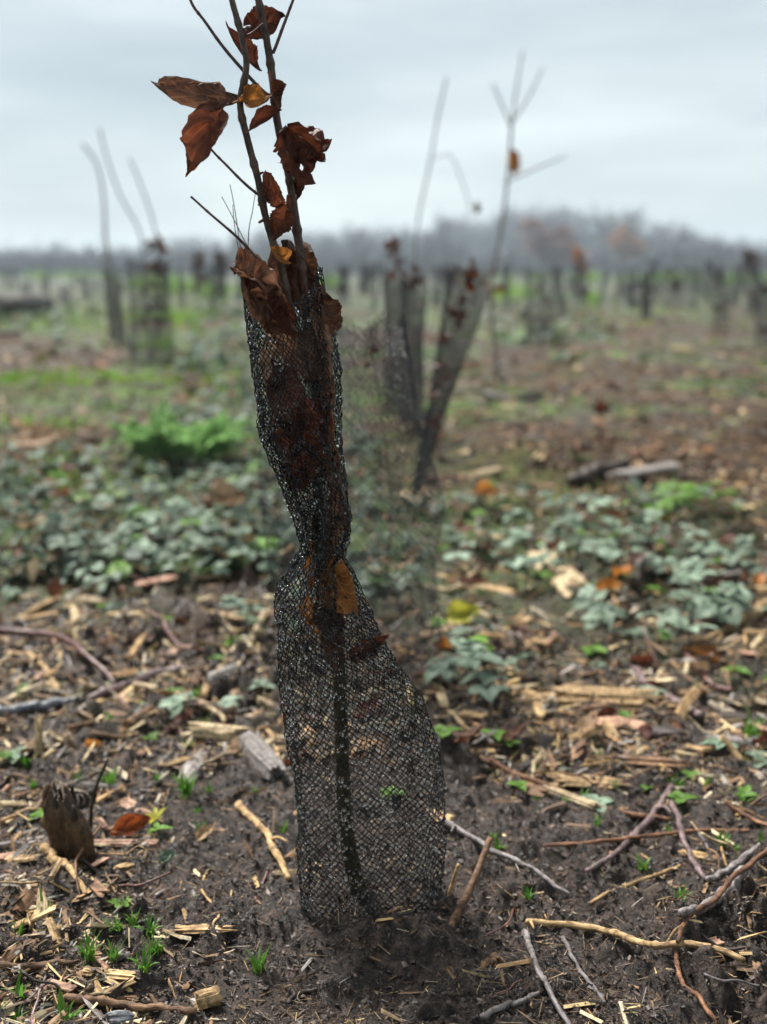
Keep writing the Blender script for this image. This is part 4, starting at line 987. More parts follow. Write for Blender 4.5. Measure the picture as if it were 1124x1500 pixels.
stick([(1000, 965), (1040, 1000), (1070, 1020)], 8, 8, 'cane_red', 'reddish twig at far right above the grass')
stick([(1124, 895), (1070, 925), (1030, 940)], 13, 7, 'wood_tan', 'tan forked stick at the right edge', 'stick', side=[(0.3, 0.4, 0.09), (0.4, -0.4, 0.08)])
stick([(620, 862), (660, 870), (690, 850), (700, 832)], 9, 7, 'wood_pale', 'pale curved twig right of the sheer sleeve')
stick([(150, 1240), (122, 1262), (112, 1290), (118, 1318)], 4, 3, 'wood_brown', 'thin curling stem at the foot of the broken stump', z0=0.02)
stick([(68, 1254), (96, 1284), (128, 1314)], 15, 6, 'wood_tan', 'split tan shard below the broken stump', 'wood_shard')
stick([(-10, 1242), (50, 1236), (82, 1230)], 7, 5, 'bark_grey', 'grey twig left of the broken stump')
stick([(0, 1206), (40, 1196), (62, 1192)], 6, 5, 'wood_tan', 'thin tan twig behind the broken stump')
stick([(1020, 1215), (1036, 1240), (1046, 1262)], 5, 4, 'bark_grey', 'short dark twig beside the pale grey one at the right')
stick([(420, 1470), (440, 1452), (462, 1440)], 6, 6, 'wood_dark', 'short dark twig at the bottom below the sleeve')
stick([(730, 1395), (716, 1416), (704, 1436)], 12, 8, 'wood_brown', 'stubby brown twig at the lower edge of the hollow', side=[(0.2, 0.8, 0.02)])

def rod(a, b, r0, r1, mat, label, name='stick', Ya=None, wob=0.2, bend=(0, 0, 0)):
    """an upright or leaning stick between two spots, foot on the soil"""
    x, y, z = ground_hit(*b)
    A_ = pp(a[0], a[1], Ya if Ya else y); B_ = np.array([x, y, z - 0.012])
    n = 24
    P = spline([A_, (A_ + B_) / 2 + np.array(bend), B_], n) - B_
    d = math.hypot(y, CAM_H)
    mb = MB(); V, F = tube(P, np.linspace(r0, r1, n) * 0.5 * d / F_PX, 9, True, wob, a[0] * 0.1); mb.add(V, *F)
    o = link(name, mb.mesh(name, M[mat], True)); o.location = B_
    return tag(o, label, name.replace('_', ' '))
rod((718, 1228), (652, 1366), 9, 12, 'wood_brown', 'brown bark stake leaning out of the mud right of the sleeve', 'stake', Ya=YS + 0.05, bend=(0.004, 0, 0.003))
rod((734, 1158) if False else (158, 1112), (131, 1212), 4, 6, 'wood_dark', 'thin dark stem curving up beside the broken stump', 'stem_shoot', bend=(-0.006, 0, 0.004))
rod((672, 1266), (654, 1310), 5, 6, 'wood_tan', 'small straw splinter between the sleeve and the bark stake', 'splinter')

def chunk_mesh(L, W, H, seed, mat, ns=14, nr=16, splint=0.25, sq=3.0, tip=0.0):
    """a split piece of wood along x: rounded-box section, grain ridges, broken ends"""
    r = np.random.default_rng(seed)
    a = np.linspace(0, 2 * np.pi, nr, endpoint=False)
    cs, sn = np.cos(a), np.sin(a)
    k = (np.abs(cs) ** sq + np.abs(sn) ** sq) ** (-1 / sq)
    rid = 1 + 0.16 * r.normal(size=nr)
    endA, endB = r.normal(size=nr) * splint * W, r.normal(size=nr) * splint * W
    V = []
    for i in range(ns + 1):
        t = i / ns
        x = L * (t - 0.5)
        tp = 1 - tip * abs(2 * t - 1) ** 2.5
        f = k * rid * tp * (1 + 0.10 * perlin(t * 4 + seed, a, seed * 0.7))
        xx = x + endA * max(0, 1 - t * 3.5) + endB * max(0, 1 - (1 - t) * 3.5)
        V.append(np.stack([xx, cs * f * W / 2, sn * f * H / 2], 1))
    V.append(np.array([[V[0][:, 0].mean() + 0.03 * L, 0, 0], [V[-1][:, 0].mean() - 0.03 * L, 0, 0]]))
    V = np.vstack(V)
    i, j = np.meshgrid(np.arange(ns), np.arange(nr), indexing='ij'); j2 = (j + 1) % nr
    F = np.stack([i * nr + j, i * nr + j2, (i + 1) * nr + j2, (i + 1) * nr + j], -1).reshape(-1, 4)[:, ::-1]
    q = np.arange(nr); q2 = (q + 1) % nr; c = (ns + 1) * nr
    F0 = np.stack([np.full(nr, c), q, q2], -1)[:, ::-1]; F1 = np.stack([np.full(nr, c + 1), ns * nr + q2, ns * nr + q], -1)[:, ::-1]
    mb = MB(); mb.add(V, F, F0, F1)
    return mb.mesh('wood', M[mat], False)

def wood(pa, pb, wpx, hpx, mat, label, name='wood_piece', seed=1, lift=0.3, tilt=0.0, dz=0.0, **kw):
    (xa, xb), (ya, yb) = gpl([pa[0], pb[0]], [pa[1], pb[1]])
    cx, cy = float(xa + xb) / 2, float(ya + yb) / 2
    d = math.hypot(cy, CAM_H); L = math.hypot(xb - xa, yb - ya)
    H = hpx * d / F_PX; W = wpx * d / F_PX
    o = link(name, chunk_mesh(L, W, H, seed, mat, **kw))
    o.location = (cx, cy, gz(cx, cy) + H * lift + dz)
    o.rotation_euler = (tilt, 0, math.atan2(yb - ya, xb - xa))
    return tag(o, label, name.replace('_', ' '))
wood((812, 1030), (960, 1030), 52, 26, 'wood_tan', 'big orange-tan split block of wood right of the sleeve', 'wood_block', 3, splint=.3)
wood((872, 1062), (950, 1072), 26, 15, 'wood_pink', 'smooth reddish-brown wood piece below the big tan block', 'wood_piece', 4, tip=.5)
wood((795, 822), (850, 868), 42, 16, 'wood_pale', 'pale bark slab lying among the bramble leaves', 'bark_slab', 5, splint=.6)
wood((735, 945), (818, 942), 16, 9, 'wood_tan', 'flat tan plank sliver above the big block', 'wood_piece', 6)
wood((758, 666), (806, 664), 44, 22, 'wood_tan', 'yellow-tan broken chunk on top of the dark earth mound', 'wood_chunk', 7, dz=0.0)
stick([(836, 714), (872, 704), (916, 690)], 20, 15, 'wood_dark', 'dark rotten log beside the earth mound', 'log', wob=.3)
wood((905, 712), (985, 702), 30, 12, 'wood_grey', 'pale grey plank beside the dark rotten log', 'wood_piece', 10)
stick([(-60, 482), (0, 472), (40, 462), (76, 452)], 34, 16, 'wood_dark', 'dark fallen log at the left edge of the field', 'log', wob=.3, lift=1.2, side=[(0.6, 0.9, 0.4)])
stick([(-60, 500), (0, 502), (32, 500)], 14, 8, 'wood_dark', 'low dark log below the fallen one at the left edge', 'log', wob=.3)
stick([(712, 582), (752, 588), (794, 582)], 14, 8, 'wood_dark', 'dark branch lying at the foot of the forked whip', 'branch', wob=.3)
wood((-10, 470), (4, 468), 30, 10, 'wood_dark', 'small dark clod beside the fallen log', 'clod', 16, sq=2.0) if False else None
wood((288, 1476), (322, 1466), 26, 24, 'wood_tan', 'small orange wood block at the bottom left of centre', 'wood_block', 17, lift=.45, splint=.12)
wood((152, 1494), (196, 1490), 20, 14, 'bark_blue', 'dark blue-grey wet stone at the bottom left', 'stone', 18, sq=2.0, splint=.05, tip=.6)
wood((128, 1238), (232, 1240), 15, 7, 'wood_pink', 'flat pinkish lath lying right of the broken stump', 'lath', 19, splint=.1, lift=.8)
wood((286, 1086), (352, 1094), 22, 20, 'wood_pale', 'pale broken branch end left of the sleeve', 'branch_piece', 20, sq=2.2, dz=0.012, splint=.35)
wood((352, 1090), (404, 1142), 34, 30, 'wood_grey', 'tilted wedge of weathered wood beside the pale branch end', 'wood_wedge', 21, lift=.3, tip=.35, splint=.2)
wood((298, 1102), (270, 1150), 26, 14, 'wood_grey', 'frayed grey splinter of wood below the pale branch end', 'wood_splinter', 22, splint=.7, tip=.5)
wood((268, 1432) , (310, 1436), 22, 8, 'wood_tan', 'thin tan bark flake in the smooth mud', 'bark_flake', 23, splint=.5) if False else None
wood((266, 1364), (330, 1368), 18, 8, 'wood_tan', 'frayed tan wood flake on the mud below centre left', 'wood_flake', 24, splint=.7)
wood((124, 1432), (196, 1436), 14, 7, 'wood_tan', 'flat tan splinter near the bottom left twig', 'wood_splinter', 25, splint=.4)
wood((820, 1150), (896, 1150), 26, 10, 'wood_tan', 'split tan wood piece above the crossing twigs', 'wood_piece', 26, splint=.4)
wood((740, 1148), (796, 1166), 26, 14, 'wood_brown', 'brown bark lump on the long orange twig', 'bark_lump', 27, splint=.3)
wood((806, 1166), (872, 1188), 16, 9, 'wood_pale', 'pale stripped sliver below the long orange twig', 'wood_sliver', 28, splint=.4)
wood((1040, 1090), (1124, 1086), 22, 10, 'wood_grey', 'grey bark plate under the grass at the right edge', 'bark_plate', 29, splint=.4)
wood((880, 1112), (990, 1128), 26, 10, 'wood_brown', 'long dark brown bark piece below the reddish wood piece', 'bark_piece', 30, splint=.4)
wood((1032, 1384), (1052, 1378), 18, 12, 'wood_pink', 'small pink wood chip by the thick grey stick', 'pink_chip', 31, splint=.2)
wood((1000, 1032), (1032, 1018), 22, 16, 'wood_brown', 'knobbly brown wood end right of the big tan block', 'wood_stub', 32, sq=2.0)
wood((176, 1168) , (212, 1190), 18, 5, 'wood_pink', 'flat pale bark scale beside the grass near the stump', 'bark_scale', 33, splint=.2, tip=.5)

MIDW = [((108, 884), (114, 936), 16, 9, 'wood_pale', 'pale chip pointing away, above the reddish cane'), ((112, 886), (152, 884), 17, 12, 'wood_pale', 'pale knobbly fragment above the reddish cane'),
        ((214, 996), (262, 988), 20, 14, 'wood_pale', 'chunky pale fragment at the end of the pinkish-brown stick'), ((190, 980), (212, 944), 9, 6, 'wood_tan', 'narrow tan lath above the pinkish-brown stick'),
        ((286, 1018), (292, 978), 9, 8, 'wood_brown', 'brown peg pointing away above the pale peeled twig'), ((300, 1018), (306, 984), 9, 8, 'wood_tan', 'tan peg beside the brown peg'),
        ((324, 1002), (332, 966), 12, 7, 'wood_pale', 'short pale lath left of the sleeve'), ((304, 912), (350, 918), 14, 8, 'wood_tan', 'tan billet behind the pale leaning stick'), ((138, 1036), (186, 1046), 20, 10, 'wood_brown', 'brown block below the pinkish-brown stick'),
        ((128, 862), (186, 872), 12, 8, 'wood_pink', 'pinkish billet at the edge of the left brambles'), ((205, 868), (256, 862), 16, 8, 'wood_pink', 'flat pink-tan chip at the edge of the left brambles'), ((40, 905), (86, 880), 12, 8, 'wood_tan', 'tan billet left of the pale fragment'),
        ((1000, 980), (1034, 996), 20, 12, 'wood_pink', 'pink-brown chunk above the brown wood end'), ((866, 860), (912, 858), 14, 8, 'wood_tan', 'tan chip right of the pale bark slab'), ((640, 1000), (652, 1040), 12, 7, 'wood_pale', 'pale splinter between sleeve and bramble spray'),
        ((840, 1090), (872, 1080), 16, 10, 'wood_tan', 'tan chip below the big tan block'), ((700, 862), (760, 872), 14, 8, 'wood_tan', 'tan billet right of the curved pale twig'), ((960, 800), (1010, 770), 12, 8, 'wood_pale', 'pale lath lying on the right-hand brambles'),
        ((1040, 850), (1110, 840), 14, 8, 'wood_grey', 'grey lath at the right edge of the brambles'), ((190, 770), (250, 760), 18, 7, 'wood_pale', 'pale straw sheaf on the left brambles'), ((690, 700), (745, 690), 20, 8, 'wood_pale', 'pale flake behind the right-hand brambles'), ((20, 1075), (52, 1092), 12, 8, 'wood_brown', 'brown chip left of the upright splinter'), ((215, 1130), (280, 1118), 9, 7, 'wood_tan', 'thin tan lath left of the frayed grey splinter')]
for k, (a, b, w_, h_, m_, lab) in enumerate(MIDW): wood(a, b, w_, h_, m_, lab, 'wood_piece', 200 + k, splint=.45, tip=.25)
def upright_chip():
    x, y, z = ground_hit(58, 1104)
    o = link('upright_splinter', chunk_mesh(0.048, 0.020, 0.008, 41, 'wood_pale', splint=.45)); o.location = (x, y, z + 0.018)
    o.rotation_euler = (0, -R(84), 0.5)
    tag(o, 'pale split splinter standing upright at the left', 'splinter')
upright_chip()

def broken_stump():
    x, y, z = ground_hit(104, 1256)
    root = thing('broken_stump', 'small dark broken stump standing in the mud at the left', 'stump', (x, y, z - 0.004)); root.scale = (.9, .9, .9)
    n, s = 26, 40
    a = np.linspace(0, 2 * np.pi, s, endpoint=False)
    V = []
    for i in range(n + 1):
        t = i / n
        h = -0.015 + 0.105 * t
        w = np.interp(t, [0, .12, .3, .6, .8, .92, 1], [.024, .0225, .0215, .0215, .0195, .0155, .009])
        ridge = 1 + 0.22 * perlin(np.cos(a) * 3.0, np.sin(a) * 3.0, t * 1.2) + 0.14 * perlin(np.cos(a) * 8, np.sin(a) * 8, t * 2.5) + 0.22 * smooth(.68, .95, t) * perlin(np.cos(a) * 2.6, np.sin(a) * 2.6, t * 7)
        kn = 0.5 * np.exp(-((t - 0.60) / 0.07) ** 2) * np.exp(-(((a - 2.9 + np.pi) % (2 * np.pi) - np.pi) / 0.38) ** 2)
        rr = w * (ridge + kn)
        cx = -0.006 * t + 0.005 * math.sin(t * 5)
        jag = 0.030 * smooth(.6, 1, t) * perlin(np.cos(a) * 2.3 + 4, np.sin(a) * 2.3, 3.0)
        V.append(np.stack([cx + np.cos(a) * rr * 1.1, np.sin(a) * rr * 0.8, h + jag + 0 * a], 1))
    V.append(np.array([[-0.004, 0, 0.070]])); V = np.vstack(V)
    i, j = np.meshgrid(np.arange(n), np.arange(s), indexing='ij'); j2 = (j + 1) % s
    F = np.stack([i * s + j, i * s + j2, (i + 1) * s + j2, (i + 1) * s + j], -1).reshape(-1, 4)
    q = np.arange(s); T = np.stack([np.full(s, (n + 1) * s), n * s + q, n * s + (q + 1) % s], -1)
    mb = MB(); mb.add(V, F, T); link('wood', mb.mesh('wood', M['wood_stump'], True), root)
    mb = MB()                                        # loose bark at the crown and along one side
    r = np.random.default_rng(2)
    for k in range(9):
        an = r.uniform(0, 6.28); rr = 0.0185
        p = np.array([0.005 + math.cos(an) * rr, math.sin(an) * rr * .8, r.uniform(0.062, 0.082)])
        V, F = tube(spline([p, p + np.array([math.cos(an) * .003, math.sin(an) * .003, .008]), p + np.array([math.cos(an) * -.002, 0, .018])], 6), np.linspace(.0045, .0015, 6), 6, True, .4, k); mb.add(V, *F)
    link('bark', mb.mesh('bark', M['wood_dark'], True), root)
broken_stump()

def flat_leaf(pos, L, W, rz, mat, label, group=None, seed=0.0, name='fallen_leaf', lift=0.006, tilt=(0.2, 0.1), **kw):
    V, F, uv = leaf_geo(L, W, seed, **kw)
    mb = MB(); mb.add(V - np.array([L / 2, 0, 0]), F, uv=uv)
    o = link(name, mb.mesh(name, M[mat], True, uv=True))
    o.location = (pos[0], pos[1], gz(pos[0], pos[1]) + lift); o.rotation_euler = (tilt[0], tilt[1], rz)
    return tag(o, label, 'leaf', group)
def lpx(px, py): x, y = gpl([px], [py]); return float(x[0]), float(y[0])
flat_leaf(lpx(196, 1224), .046, .028, 0.25, 'leaf_rust', 'bright rust-red curled leaf right of the broken stump', None, 2.2, lift=.012, tilt=(0.9, -0.15), curl=.5, roll=.5, crumple=.12)
flat_leaf(lpx(300, 1222), .03, .014, 0.9, 'leaf_tan', 'small tan leaf with long stalk on the mud', None, 5.1, lift=.010, tilt=(0.5, -0.2), curl=.4)
flat_leaf(lpx(676, 916), .06, .05, 0.4, 'leaf_yellow', 'yellow-orange leaf right of the sheer sleeve', None, 8.1, lift=.02, tilt=(0.7, 0))
flat_leaf(lpx(878, 618), .08, .07, 0.4, 'leaf_red', 'red leaf standing in the field right of the leaning sleeve', None, 9.1, lift=.06, tilt=(1.2, 0))
flat_leaf(lpx(708, 752), .07, .05, 0.9, 'leaf_orange', 'orange leaf lying on the brambles right of the leaning sleeve', None, 4.1, lift=.05, tilt=(0.8, 0.2))
flat_leaf(lpx(60, 664), .17, .12, 0.4, 'leaf_tan', 'large tan leaf in the greenery at the left', None, 3.1, lift=.05, tilt=(0.6, 0.1))
flat_leaf(lpx(330, 755), .12, .09, 0.9, 'leaf_tan', 'large tan curled leaf left of the sleeve at mid height', None, 6.1, lift=.04, tilt=(0.6, 0.1), crumple=.25)
flat_leaf(lpx(246, 1262), .02, .014, 0.9, 'leaf_green', 'small crumpled grey-green leaf on the mud', None, 7.1, lift=.008, tilt=(0.4, 0.1), crumple=.3)

ANCH = [(100, 1200, 'broken stump'), (196, 1222, 'rust-red leaf'), (390, 1240, 'half-peeled pale twig'), (530, 1370, 'foot of the twisted sleeve'), (690, 1300, 'leaning bark stake'), (885, 1027, 'big tan block'),
        (912, 1067, 'smooth reddish wood piece'), (980, 1180, 'crossing twigs'), (800, 1155, 'long orange twig'), (1040, 1344, 'thick lichen-grey stick'), (930, 1392, 'long pale twig'), (790, 1430, 'grey-brown hanging twig'),
        (305, 1472, 'small orange wood block'), (190, 1475, 'bottom left brown twig'), (60, 1042, 'blue-grey wet stick'), (80, 950, 'arching reddish cane'), (58, 1080, 'upright pale splinter'), (320, 1090, 'pale branch end'),
        (380, 1118, 'weathered wood wedge'), (822, 845, 'pale bark slab'), (676, 916, 'yellow-orange leaf'), (800, 685, 'dark earth mound'), (265, 650, 'feathery green clump'), (520, 970, 'foot of the sheer sleeve'),
        (684, 1004, 'bramble spray beside the sheer sleeve'), (1100, 1082, 'bright tuft at right edge'), (100, 1285, 'split tan shard'), (300, 1366, 'frayed tan wood flake'), (740, 1270, 'straight grey twig'), (858, 1150, 'split tan wood piece'),
        (240, 1005, 'pinkish-brown stick'), (285, 1150, 'frayed grey splinter'), (60, 1415, 'dark bark strip'), (1020, 1425, 'russet bottom twig'), (930, 1300, 'thin straw-coloured twig'), (1014, 768, 'bright leafy clump'),
        (330, 755, 'large tan curled leaf'), (945, 950, 'lone bramble spray'), (608, 728, 'foot of the leaning sleeve'), (60, 664, 'large tan leaf'), (1090, 920, 'tan forked stick'), (160, 1150, 'dark curving shoot'), (950, 1235, 'dark reddish level twig')]
def whereabouts(px, py):
    d = [math.hypot(px - a, (py - b) * 1.6) for a, b, _ in ANCH]; i = int(np.argmin(d)); a, b, ph = ANCH[i]
    dx, dy = px - a, (py - b) * 1.6
    rel = ('right of' if dx > 0 else 'left of') if abs(dx) > abs(dy) else ('in front of' if dy > 0 else 'behind')
    return ('close ' if d[i] < 45 and 'of' in rel.split()[-1:] and rel != 'in front of' else '') + rel + ' the ' + ph
# ------------------------------------------------------------------ low plants
def blades(mb, c, n, h, spread, r, col, w=0.0016, seg=4):
    for k in range(n):
        a = r.uniform(0, 6.28); s = spread * r.uniform(0.3, 1.0); hh = h * r.uniform(0.5, 1.1)
        b = np.array([c[0] + r.normal() * spread * .15, c[1] + r.normal() * spread * .15, c[2] - 0.004])
        d = np.array([math.cos(a), math.sin(a), 0]); sidev = np.array([-d[1], d[0], 0])
        t = np.linspace(0, 1, seg + 1)[:, None]
        P = b + d * s * t ** 1.6 + np.array([0, 0, 1]) * hh * (t - 0.35 * t ** 3 * r.uniform(0, 1.3))
        ww = w * r.uniform(.7, 1.3) * (1 - t ** 2) + 0.0001
        V = np.stack([P - sidev * ww, P + d * ww * 0.5, P + sidev * ww], 1).reshape(-1, 3)
        i = np.arange(seg)[:, None] * 3
        F = np.concatenate([i + np.array([[0, 1, 4, 3]]), i + np.array([[1, 2, 5, 4]])])
        mb.add(V, F, col=np.array(col) * r.uniform(.7, 1.3) * np.array([r.uniform(.85, 1.2), 1, r.uniform(.7, 1.2)]))
GR = (0.10, 0.24, 0.03)
gr = np.random.default_rng(77)
TUFT = []
for k in range(6):
    mb = MB(); blades(mb, (0, 0, 0), int(gr.integers(7, 16)), gr.uniform(.018, .032), .014, gr, GR); TUFT.append(mb.mesh('grass_tuft', M['grass'], True, col=True))
NAMED_TUFT = [(160, 1150, 1.7, 'grass tuft right of the dark shoot by the stump'), (272, 1160, 1.4, 'fresh grass tuft below the frayed grey splinter'), (40, 1120, 1.5, 'grass tuft behind the broken stump'),
              (1100, 1082, 1.9, 'bright grass tuft at the right edge'), (380, 1430, 1.2, 'bright grass tuft in the mud below the sleeve'), (100, 1490, 1.6, 'grass tuft at the bottom left corner'),
              (30, 1464, 1.2, 'small grass tuft at the left edge near the bottom'), (212, 1432, 1.1, 'seedling tuft in the mud at the bottom left'), (990, 1150, 1.3, 'low green tuft above the crossing twigs'), (232, 1400, .8, 'single bent grass shoot below the mud flake')]
for k, (px, py, s, lab) in enumerate(NAMED_TUFT):
    x, y = lpx(px, py); o = link('grass_tuft', TUFT[k % 6]); o.location = (x, y, gz(x, y)); o.scale = (s,) * 3; o.rotation_euler = (0, 0, gr.uniform(0, 6))
    tag(o, lab, 'grass')
for k in range(75):
    side = gr.random()
    px, py = (gr.uniform(-60, 420), gr.uniform(930, 1250)) if side < .5 else ((gr.uniform(700, 1180), gr.uniform(1000, 1330)) if side < .88 else (gr.uniform(-40, 260), gr.uniform(1330, 1500)))
    if 430 < px < 660: continue
    x, y = lpx(px, py); o = link('grass_tuft', TUFT[k % 6]); o.location = (x, y, gz(x, y)); s = gr.uniform(.5, 1.2); o.scale = (s, s, s * gr.uniform(.7, 1.2)); o.rotation_euler = (0, 0, gr.uniform(0, 6))
    tag(o, 'little grass tuft sprouting ' + whereabouts(px, py), 'grass', 'little grass tufts in the litter')

def leaflet_mesh(name, mat, L, W, seed, **kw):
    V, F, uv = leaf_geo(L, W, seed, nu=8, nv=4, **kw); mb = MB(); mb.add(V, F, uv=uv)
    return mb.mesh(name, M[mat], True, uv=True)
def rosette_mesh(name, mat, n, L, W, seed, up=0.5):
    r = np.random.default_rng(int(seed * 10)); mb = MB()
    for k in range(n):
        a = 6.283 * k / n + r.normal() * .2; s = r.uniform(.7, 1.1)
        V, F, uv = leaf_geo(L * s, W * s, seed + k, nu=8, nv=4, curl=-.5, fold=.2, roll=.1, crumple=.08)
        el = up * r.uniform(.6, 1.3)
        Rm = np.array(Matrix.Rotation(a, 3, 'Z') @ Matrix.Rotation(-el, 3, 'Y'))
        mb.add(V @ Rm.T, F, uv=uv)
    return mb.mesh(name, M[mat], True, uv=True)
x, y = lpx(228, 1206); o = link('seedling', rosette_mesh('seedling', 'leaf_yellow', 7, .020, .007, 3.3, .9)); o.location = (x, y, gz(x, y) + .006); tag(o, 'yellow-green star-shaped seedling behind the rust-red leaf', 'seedling')
x, y = lpx(231, 1222); o = link('seedling', rosette_mesh('seedling', 'leaf_fresh', 3, .018, .010, 5.3, .4)); o.location = (x, y, gz(x, y) + .004); tag(o, 'green leaf sprout touching the rust-red leaf', 'seedling')
SEED = [rosette_mesh('seedling', 'leaf_fresh', 5, .02, .012, 2.1, .5), rosette_mesh('seedling', 'leaf_fresh', 4, .026, .018, 6.1, .35), rosette_mesh('seedling', 'leaf_green', 6, .03, .022, 8.2, .3)]
for k in range(46):
    px, py = (gr.uniform(-60, 400), gr.uniform(870, 1130)) if k % 2 else (gr.uniform(640, 1180), gr.uniform(930, 1180))
    if k < 5: px, py = [(1010, 1140), (575, 1170), (560, 1062), (180, 1330), (60, 1200)][k]
    x, y = lpx(px, py); o = link('seedling', SEED[k % 3]); o.location = (x, y, gz(x, y) + .004); s = gr.uniform(.5, 1.1); o.scale = (s,) * 3; o.rotation_euler = (0, 0, gr.uniform(0, 6))
    tag(o, 'small green seedling ' + whereabouts(px, py), 'seedling', 'seedlings among the wood chips')

def trifoliate(seed, mat):
    mb = MB(); r = np.random.default_rng(int(seed * 7))
    V, F = tube(spline([(0, 0, 0), (.012, 0, .010), (.028, 0, .014)], 5), .0009, 4); 
    mb.add(V, *F)
    for a, s in ((0, 1.0), (1.15, .8), (-1.15, .8)):
        V, F, uv = leaf_geo(.040 * s, .029 * s, seed + a, nu=8, nv=6, curl=-.45, fold=.3, roll=-.1, crumple=.09, teeth=.14, shape=.85)
        Rm = np.array(Matrix.Rotation(a + r.normal() * .1, 3, 'Z') @ Matrix.Rotation(r.normal() * .15, 3, 'X'))
        mb.add(V @ Rm.T + np.array([.027, 0, .014]), F, uv=uv)
    return mb.mesh('leaf', M[mat], True, uv=True)
TRI = [trifoliate(1.1 + 2.3 * k, 'leaf_green') for k in range(5)] + [trifoliate(31.0, 'leaf_fresh')]
CANE = MB(); V, F = tube(spline([(-.10, 0, .0), (-.04, .01, .035), (.03, -.01, .04), (.10, .0, .0)], 14), .0016, 5); CANE.add(V, *F); CANE = CANE.mesh('stem', M['cane_red'])
br = np.random.default_rng(55)
def bramble(px, py, n, spread, label, group, fresh=0.08, sc=1.0):
    x, y = lpx(px, py); z = gz(x, y)
    root = thing('bramble_plant', label, 'bramble', (x, y, z), group); root.rotation_euler = (0, 0, br.uniform(0, 6)); root.scale = (sc,) * 3
    link('stem', CANE, root)
    for k in range(n):
        o = link('leaf', TRI[5] if br.random() < fresh else TRI[int(br.integers(0, 5))], root)
        a = br.uniform(0, 6.28); q = spread * br.uniform(.1, 1) ** .7
        o.location = (q * math.cos(a), q * math.sin(a), br.uniform(.006, .05) * (1.15 - q / spread * .5))
        o.rotation_euler = (br.normal() * .3, br.normal() * .3 - .1, br.uniform(0, 6.28)); s = br.uniform(.45, 1.25); o.scale = (s,) * 3
NB = 0
for k in range(300):
    px, py = br.uniform(-80, 1200), br.uniform(640, 960)
    if px < 420:
        dens = math.exp(-((py - 800 + 0.05 * px) / 75) ** 2) * (1.0 if perlin(px / 80, py / 40, 6.0) > -.15 else .15)
    elif px > 600:
        dens = math.exp(-((py - 800 - 0.06 * (px - 860)) / 62) ** 2) * (0.95 if perlin(px / 90, py / 45, 2.0) > -.2 else .3)
    else: dens = 0.35 * math.exp(-((py - 820) / 80) ** 2)
    if br.random() > dens or NB > 56: continue
    NB += 1
    bramble(px, py, int(br.integers(7, 12)), .10, 'low grey-green bramble plant ' + whereabouts(px, py), 'bramble plants carpeting the clearing', .10)
bramble(684, 1004, 13, .085, 'bramble spray growing close right of the sheer sleeve', None, .05)
bramble(676, 960, 8, .06, 'small bramble spray above the one beside the sheer sleeve', None, .2)
bramble(945, 950, 8, .06, 'lone bramble spray above the grey-brown curved twig', None, .1)
bramble(905, 922, 9, .08, 'bramble spray at the lower edge of the right-hand carpet', None, .05)
bramble(290, 1052, 4, .03, 'few bramble leaves beside the pale branch end', None, 0, .8)
bramble(1014, 768, 14, .10, 'bright green leafy clump in the right-hand brambles', None, 1.0, 1.3)

def feathery_clump():
    x, y = lpx(265, 676); z = gz(x, y)
    root = thing('feathery_clump', 'bright green feathery clump of herbs in the field on the left', 'herb clump', (x, y, z))
    r = np.random.default_rng(6)
    me = []
    for v in range(3):
        mb = MB(); L = .15
        V, F = tube(spline([(0, 0, 0), (L * .5, 0, .035), (L, 0, .02)], 8), np.linspace(.0016, .0005, 8), 4); mb.add(V, *F, col=(.16, .26, .08))
        for k in range(9):
            t = (k + 1) / 10; w = .045 * math.sin(math.pi * min(1, t * .85 + .12))
            for sg in (-1, 1):
                c = np.array([L * t, 0, .14 * t * (1 - t) + .02 * t])
                for q in range(5):
                    p = c + np.array([.010 * q * .5, sg * w * (q + 1) / 5, -.004 * q]); s = .012
                    u = r.normal(size=3) * s * .6 + np.array([s * .5, 0, 0]); wv = r.normal(size=3) * s * .6
                    mb.add(np.stack([p - u, p + wv, p + u, p - wv]), [(0, 1, 2, 3)], col=np.array((.22, .39, .13)) * r.uniform(.5, 1.6))
        me.append(mb.mesh('frond', M['frond'], True, col=True))
    for k in range(80):
        o = link('frond', me[k % 3], root); a = r.uniform(0, 6.28); q = .12 * math.sqrt(r.random())
        o.location = (1.25 * q * math.cos(a), .8 * q * math.sin(a), .005); o.rotation_euler = (0, -r.uniform(.3, 1.45), a + r.normal() * .5); s = r.uniform(.4, 1.05); o.scale = (s,) * 3
feathery_clump()

# ------------------------------------------------------------------ wood chips, small twigs, fallen leaves one by one
def litter_density(px, py):                       # where chips lie thick
    d = np.full_like(px, 0.25)
    d = np.where(py < 1130, 0.9, d)
    d = np.where((px < 330) & (py > 1130), 0.6 * (1 - smooth(90, 300, px)) + 0.05, d)
    d = np.where((px > 620) & (py > 1130), 0.05 + 0.45 * (1 - smooth(1100, 1190, py)) + 0.10 * smooth(850, 1100, px), d)
    d = np.where((px > 330) & (px < 700) & (py > 1100), 0.03, d)
    d = np.where((py < 900) & (py > 740), d * 0.55, d)
    return d
def sample_litter(n, x0, x1, y0, y1, r):
    px = r.uniform(x0, x1, n * 4); py = r.uniform(y0, y1, n * 4)
    keep = r.random(n * 4) < litter_density(px, py) * (0.35 + 1.0 * smooth(-.3, .35, perlin(px / 60, py / 35, 4.4)))
    px, py = px[keep][:n], py[keep][:n]
    x, y = gp(px, py); return x, y, ground_z(x, y), px, py
cr_ = np.random.default_rng(88)
CH = []; CHC = []
